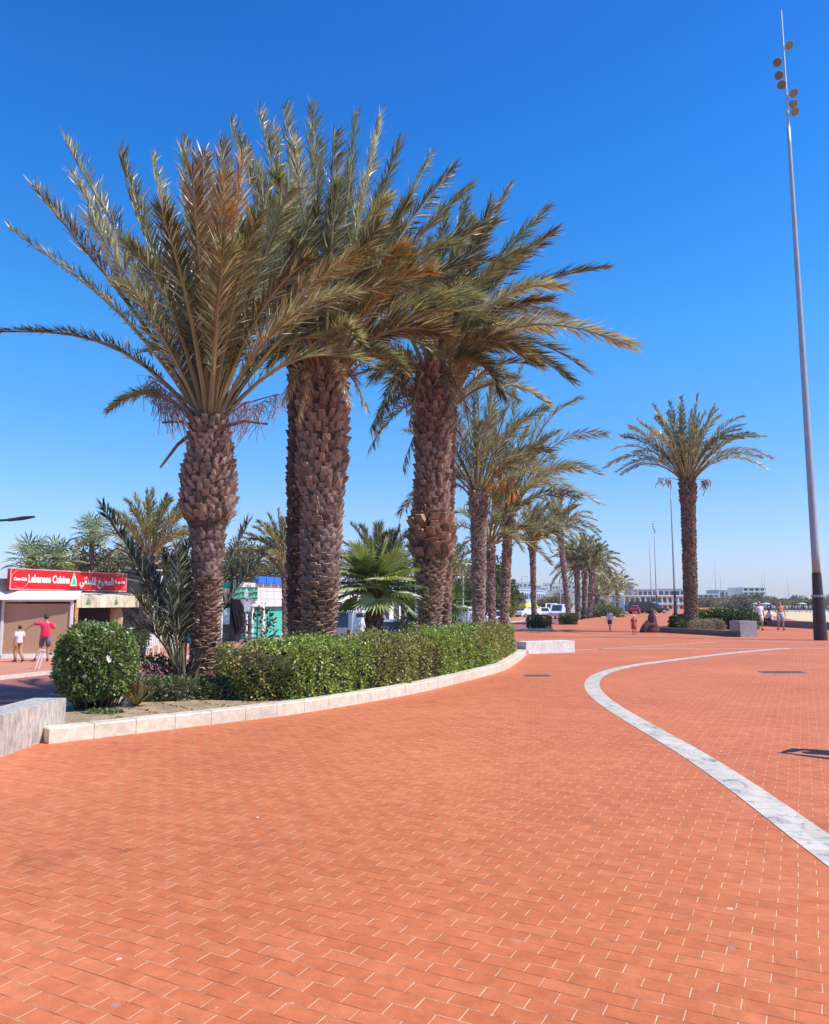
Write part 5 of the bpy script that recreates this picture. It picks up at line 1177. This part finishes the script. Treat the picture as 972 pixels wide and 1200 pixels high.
# ---------------------------------------------------------------- people
def skinmesh(name, nodes, edges, mat, parent, subs=1, root=0):
    me = bpy.data.meshes.new(name); me.from_pydata([tuple(map(float, p[:3])) for p in nodes], edges, [])
    o = bpy.data.objects.new(name, me); C.objects.link(o); m = o.modifiers.new('Skin', 'SKIN'); m.use_smooth_shade = True
    sv = me.skin_vertices[0].data
    for i, p in enumerate(nodes):
        r = p[3]; sv[i].radius = (r, r) if np.isscalar(r) else r
        sv[i].use_root = (i == root)
    s_ = o.modifiers.new('Sub', 'SUBSURF'); s_.levels = subs; s_.render_levels = subs
    dg = bpy.context.evaluated_depsgraph_get(); me2 = bpy.data.meshes.new_from_object(o.evaluated_get(dg)); bpy.data.objects.remove(o)
    me2.materials.clear(); me2.materials.append(mat); me2.polygons.foreach_set('use_smooth', np.ones(len(me2.polygons), bool))
    w = bpy.data.objects.new(name, me2); C.objects.link(w); w.parent = parent; return w
def loft(nb, pts, rx, ry, k=14):
    P = np.asarray(pts, float); m = len(P); T = unit(np.gradient(P, axis=0)); a = np.arange(k)*2*math.pi/k; v = []
    for i in range(m):
        X = A(1, 0, 0); Yv = unit(np.cross(T[i], X)); v.append(P[i]+np.cos(a)[:, None]*X*rx[i]+np.sin(a)[:, None]*Yv*ry[i])
    i = np.arange(m-1)[:, None]*k; j = np.arange(k)[None, :]; j2 = (j+1) % k
    nb.add(np.concatenate(v), [np.stack([i+j, i+j2, i+k+j2, i+k+j], -1).reshape(-1, 4), [list(range(k))[::-1]], [[(m-1)*k+q for q in range(k)]]], (1, 1, 1))
BASE = dict(pel=(0, 0, .95), sp=(0, 0, 1.15), ch=(0, 0, 1.33), nk=(0, 0, 1.48), hd=(0, .02, 1.57), ht=(0, .02, 1.68),
            shL=(-.17, 0, 1.40), elL=(-.24, -.02, 1.14), wrL=(-.25, .06, .90), shR=(.17, 0, 1.40), elR=(.24, -.02, 1.14), wrR=(.25, .06, .90),
            hpL=(-.09, 0, .90), knL=(-.1, .02, .50), anL=(-.1, -.02, .09), toL=(-.1, .15, .03), hpR=(.09, 0, .90), knR=(.1, .02, .50), anR=(.1, -.02, .09), toR=(.1, .15, .03))
def person(label, loc, rz, height, pose, skin, top, legs, hair=(.02, .015, .012), shoes=(.03, .03, .03), top_sleeve=.5, leg_len=.5, dress=None, group=None, hat=None, bare=False, girth=1., cat='person'):
    k = dict(BASE); k.update(pose); S = height/1.75
    J = {a: A(*b)*S for a, b in k.items()}
    t = thing('person', label, cat, loc, rz, group)
    G = girth
    nodes = []; idx = {}
    def nd(key, p, r): idx[key] = len(nodes); nodes.append((*p, r if not np.isscalar(r) else r*S))
    r2 = lambda a, b: (a*S*G, b*S*G)
    nd('pel', J['pel'], r2(.15, .11)); nd('sp', J['sp'], r2(.135, .1)); nd('ch', J['ch'], r2(.16, .11)); nd('nk', J['nk'], .055); nd('hd', J['hd'], (.078*S, .092*S)); nd('ht', J['ht'], (.07*S, .085*S))
    # nose: short branch
    E = [('pel', 'sp'), ('sp', 'ch'), ('ch', 'nk'), ('nk', 'hd'), ('hd', 'ht')]
    for s in 'LR':
        nd('sh'+s, J['sh'+s], .058); nd('el'+s, J['el'+s], .04); nd('wr'+s, J['wr'+s], .027)
        d = unit(J['wr'+s]-J['el'+s]); palm_ = J['wr'+s]+d*.08*S; nd('pa'+s, palm_, .03)
        side = unit(np.cross(d, A(1, 0, 0))+1e-3)
        for q, (o, ln2) in enumerate(((-.03, .065), (-.01, .08), (.01, .085), (.03, .07))):
            nd('f%d%s' % (q, s), palm_+side*o*S+d*.02*S, .0095); nd('g%d%s' % (q, s), palm_+side*o*1.1*S+d*ln2*S+A(0, .012, 0)*S, .0075); E += [('pa'+s, 'f%d%s' % (q, s)), ('f%d%s' % (q, s), 'g%d%s' % (q, s))]
        nd('th'+s, J['wr'+s]+side*-.035*S+d*.045*S, .011); nd('tg'+s, J['wr'+s]+side*-.055*S+d*.08*S, .009); E += [('wr'+s, 'th'+s), ('th'+s, 'tg'+s)]
        nd('hp'+s, J['hp'+s], .085*G); nd('kn'+s, J['kn'+s], .058); nd('ca'+s, (J['kn'+s]*.65+J['an'+s]*.35), .056); nd('an'+s, J['an'+s], .036); nd('to'+s, J['to'+s], .035)
        E += [('ch', 'sh'+s), ('sh'+s, 'el'+s), ('el'+s, 'wr'+s), ('wr'+s, 'pa'+s), ('pel', 'hp'+s), ('hp'+s, 'kn'+s), ('kn'+s, 'ca'+s), ('ca'+s, 'an'+s), ('an'+s, 'to'+s)]
    skinmesh('body', nodes, [(idx[a], idx[b]) for a, b in E], skin, t)
    # face: nose, ears and eyes
    f = NB(); fw = unit(J['hd']-J['nk']); hc = (J['hd']+J['ht'])/2
    f.add([hc+A(-.012, .085, -.03)*S, hc+A(.012, .085, -.03)*S, hc+A(0, .115, -.032)*S, hc+A(0, .088, .01)*S], [[[0, 1, 2], [1, 3, 2], [3, 0, 2]]], (1, 1, 1))
    for sx in (-1, 1): f.lathe([(-.025*S, .006*S), (0, .014*S), (.025*S, .008*S)], 6, hc+A(sx*.083, .0, -.01)*S)
    build('face', f, skin, t, local=True)
    if hat is None and hair is not None:
        h = NB(); cen = hc+A(0, -.012, .018)*S; a = np.linspace(-.5, math.pi/2, 7); h.lathe([(math.sin(q)*.105*S, math.cos(q)*.094*S+.001) for q in a], 14, cen, (1, 1, 1), .05, np.random.default_rng(1), .95, 1.1); build('hair', h, pm(hair, .6), t, local=True, smooth=True)
    if hat is not None:
        h = NB(); cen = hc+A(0, 0, .03)*S; h.lathe([(0, .15*S), (.012*S, .15*S), (.014*S, .10*S), (.08*S, .09*S), (.1*S, .05*S)], 14, cen); build('hat', h, pm(hat, .8), t, local=True)
    # clothes
    if top is not None and not bare:
        q = NB(); up_ = unit(J['ch']-J['pel'])
        loft(q, [J['pel']-up_*.06*S, J['pel']+up_*.02*S, J['sp'], J['ch']-up_*.03*S, J['ch']+up_*.07*S, J['ch']+(J['nk']-J['ch'])*.75], np.array([.18, .178, .16, .185, .165, .065])*S*G, np.array([.135, .135, .12, .13, .11, .06])*S*G)
        for s in 'LR':
            e_ = J['sh'+s]+(J['el'+s]-J['sh'+s])*min(1, top_sleeve*1.7); P_ = [J['ch']*.6+J['sh'+s]*.4, J['sh'+s], (J['sh'+s]+e_)/2, e_]; R_2 = [.06, .078, .07, .064]
            if top_sleeve > .6: P_.append(J['wr'+s]); R_2.append(.045)
            q.tube(P_, np.array(R_2)*S, 10)
        build('shirt', q, pm(top, .8, var=.12, scale=8), t, local=True, smooth=True)
    if legs is not None and dress is None:
        q = NB(); up_ = unit(J['sp']-J['pel'])
        loft(q, [(J['hpL']+J['hpR'])/2-up_*.06*S, J['pel'], J['pel']+up_*.09*S], np.array([.15, .172, .162])*S*G, np.array([.11, .128, .12])*S*G)
        for s in 'LR':
            f1 = min(1., leg_len*2); e_ = J['hp'+s]+(J['kn'+s]-J['hp'+s])*f1; P_ = [J['hp'+s]+up_*.03*S, J['hp'+s]*.6+e_*.4, e_]; R_2 = [.1*G, .098*G, .088]
            if leg_len > .6: P_ += [J['kn'+s]*.5+J['an'+s]*.5, J['an'+s]*.92+J['kn'+s]*.08]; R_2 += [.075, .07]
            q.tube(P_, np.array(R_2)*S, 10)
        build('trousers' if leg_len > .6 else 'shorts', q, pm(legs, .8, var=.12, scale=8), t, local=True, smooth=True)
    if dress is not None:
        d = NB(); d.lathe([(k['pel'][2]*S-.42*S, .27*S), (k['pel'][2]*S-.1*S, .2*S), (k['sp'][2]*S, .14*S), (k['ch'][2]*S, .17*S), (k['nk'][2]*S-.03*S, .07*S)], 16, (0, 0, 0), (1, 1, 1), .06, np.random.default_rng(2)); build('dress', d, pm(dress, .8), t, local=True, smooth=True)
    if shoes is not None:
        for s in 'LR':
            sh = NB(); sh.tube([J['an'+s]+A(0, -.05, -.05)*S, J['an'+s]*.5+J['to'+s]*.5+A(0, 0, 0), J['to'+s]+A(0, .03, 0)*S], np.array([.045, .045, .035])*S, 8); build('shoe', sh, pm(shoes, .6), t, local=True)
    return t
def ground_at(px, Y, z): p = at(px, 700, Y); p[2] = z; return p
person('man in a red shirt and grey shorts striding past the brown panel, one arm out', ground_at(56, 28.4, ZS+.09), math.radians(20), 1.72, dict(elL=(-.42, .05, 1.40), wrL=(-.62, .12, 1.24), elR=(.3, .05, 1.2), wrR=(.3, .22, 1.3), knL=(-.14, .12, .52), anL=(-.3, -.12, .12), toL=(-.32, .02, .06), knR=(.12, .02, .5), anR=(.12, -.04, .09)), SKIN, (.8, .02, .09), (.13, .13, .16), top_sleeve=.5, leg_len=.42)
person('child in a white top and tan trousers walking beside the brown panel', ground_at(26, 28.0, ZS+.09), math.radians(60), 1.33, dict(knL=(-.08, .18, .52), anL=(-.08, .1, .1), toL=(-.08, .26, .05), knR=(.08, .0, .5), anR=(.08, -.25, .14), toR=(.08, -.15, .03)), SKIN, (.75, .6, .66), (.42, .24, .09), top_sleeve=.5, leg_len=.9)
person('far walker in a white shirt and dark shorts on the open promenade', ground_at(714, 43.5, 0), math.radians(150), 1.2, dict(knL=(-.1, .12, .52), anL=(-.1, .12, .1), knR=(.1, -.02, .52), anR=(.1, -.28, .2), toR=(.1, -.2, .08)), SKIN, (.62, .62, .72), (.05, .05, .09), leg_len=.45)
person('small child in a red dress and pale hat standing on the promenade', ground_at(742, 38.2, 0), math.radians(170), .96, dict(), SKIN, (.3, .04, .05), None, dress=(.5, .07, .06), hat=(.72, .62, .5), leg_len=.3)
person('man in a white shirt and pale shorts walking past the planter end', ground_at(889, 44.0, 0), math.radians(175), 1.66, dict(knL=(-.1, .14, .52), anL=(-.1, .1, .1), toL=(-.1, .26, .05), knR=(.1, -.02, .5), anR=(.1, -.22, .15), toR=(.1, -.12, .05)), SKIN_RED, (.75, .68, .72), (.72, .68, .72), hair=(.3, .25, .2), leg_len=.5, girth=1.12)
person('bare chested sunburnt man in pale shorts walking by the beach wall', ground_at(913.5, 44.2, 0), math.radians(172), 1.7, dict(knL=(-.1, .1, .52), anL=(-.14, .02, .1), toL=(-.14, .17, .05), knR=(.12, .05, .5), anR=(.14, -.1, .12), toR=(.14, .03, .05), elR=(.28, .0, 1.16), wrR=(.22, .15, 1.0)), SKIN_RED, None, (.35, .45, .55), hair=None, leg_len=.5, bare=True, girth=1.1)
sit = dict(pel=(0, 0, .5), sp=(0, .02, .7), ch=(0, .05, .88), nk=(0, .07, 1.03), hd=(0, .1, 1.12), ht=(0, .11, 1.23), shL=(-.17, .05, .95), shR=(.17, .05, .95), elL=(-.22, .12, .7), elR=(.22, .12, .7), wrL=(-.15, .35, .6), wrR=(.15, .35, .6), hpL=(-.09, .02, .5), hpR=(.09, .02, .5), knL=(-.1, .42, .5), knR=(.1, .42, .5), anL=(-.1, .4, .09), anR=(.1, .45, .09), toL=(-.1, .57, .03), toR=(.1, .6, .03))
sp_ = gnd(905, 734.1)
person('person in white and black sitting on the beach wall between two walkers', A(sp_[0]-.0, sp_[1]+.15, -.02), math.radians(100), 1.7, sit, SKIN_D, (.72, .72, .72), (.02, .02, .025), leg_len=.9)
# robed figure seated by the planter
rl = p1+A(-.35, .1, 0)
rp = person('person in a long dark hooded robe sitting at the left end of the stone planter', rl, math.radians(100), 1.68, {**sit, **dict(pel=(0, 0, .36), hpL=(-.09, 0, .36), hpR=(.09, 0, .36), knL=(-.12, .4, .45), knR=(.12, .4, .45))}, SKIN_D, (.12, .045, .05), None, hair=None, top_sleeve=.9, shoes=(.03, .02, .02))
nb = NB(); nb.lathe([(0, .34), (.12, .32), (.34, .27), (.6, .22), (.86, .19), (1.0, .13), (1.06, .11), (1.16, .125), (1.24, .09), (1.27, .02)], 16, (0, .08, 0), (1, 1, 1), .07, np.random.default_rng(4), .9, 1.15); build('robe', nb, pm((.1, .035, .04), .85), rp, local=True, smooth=True)
nb = NB(); loft(nb, [(0, -.05, .34), (0, .15, .4), (0, .36, .42), (0, .5, .3), (0, .62, .12), (0, .7, .03)], [.27, .27, .24, .23, .25, .25], [.24, .22, .18, .17, .15, .08], 16); build('robe_skirt', nb, pm((.1, .035, .04), .85), rp, local=True, smooth=True)
# the bystander whose shadow reaches into the picture
person('bystander with both arms raised casting the shadow at the right edge', A(5.5, 7.95, 0), math.radians(100), 1.74, dict(elL=(-.26, .14, 1.5), wrL=(-.08, .2, 1.72), elR=(.26, .14, 1.5), wrR=(.08, .2, 1.72)), SKIN, (.1, .12, .2), (.05, .05, .07), leg_len=.9, top_sleeve=.9, girth=1.3)
# beach crowd
proto = person('tiny beach visitor standing on the far sand', ground_at(905, 190, ZS+.05), 0, 1.7, dict(), SKIN, (.5, .5, .55), (.1, .12, .3), leg_len=.45, group='beach visitors on the far sand')
posn = ['just left of the mast', 'left of the mast', 'above the beach wall', 'above the seated person', 'beyond the walkers', 'near the distant mast']
r = random.Random(8)
for i in range(26):
    px = 884+i*3.4+r.uniform(-1, 1); Y = r.uniform(165, 215); o = copy_tree(proto); o.location = tuple(ground_at(px, Y, ZS+.05)); o.rotation_euler = (0, 0, r.uniform(0, 6))
ug = 'beach parasols on the far sand'
pr = thing('beach_parasol', 'tiny pale beach parasol on the far sand', 'parasol', ground_at(887, 200, ZS+.05), 0, ug)
nb = NB(); nb.tube([(0, 0, 0), (0, 0, 2.1)], .03, 5); build('pole', nb, WHITE, pr, local=True); nb = NB(); nb.lathe([(1.75, 1.2), (1.8, 1.2), (2.05, .6), (2.15, .05)], 10); build('canopy', nb, pm((.55, .5, .55), .8), pr, local=True)
for i in range(2):
    px = 898+i*41+r.uniform(-1.5, 1.5); o = copy_tree(pr); o.location = tuple(ground_at(px, r.uniform(190, 222), ZS+.05))

# ---------------------------------------------------------------- sea haze
hz_ = NB(); hz_.prism([A(-900, -60, 0), A(1100, -60, 0), A(1100, 1900, 0), A(-900, 1900, 0)], ZS-1.2, 42)
hm = bpy.data.materials.new('haze_air'); hm.use_nodes = True; hn = hm.node_tree.nodes; hn.remove(hn['Principled BSDF'])
pv = hn.new('ShaderNodeVolumePrincipled'); pv.inputs['Density'].default_value = .00027; pv.inputs['Color'].default_value = (.86, .92, 1, 1); pv.inputs['Anisotropy'].default_value = .2
hm.node_tree.links.new(pv.outputs[0], hn['Material Output'].inputs['Volume'])
tag(build('haze', hz_, hm), kind='stuff')
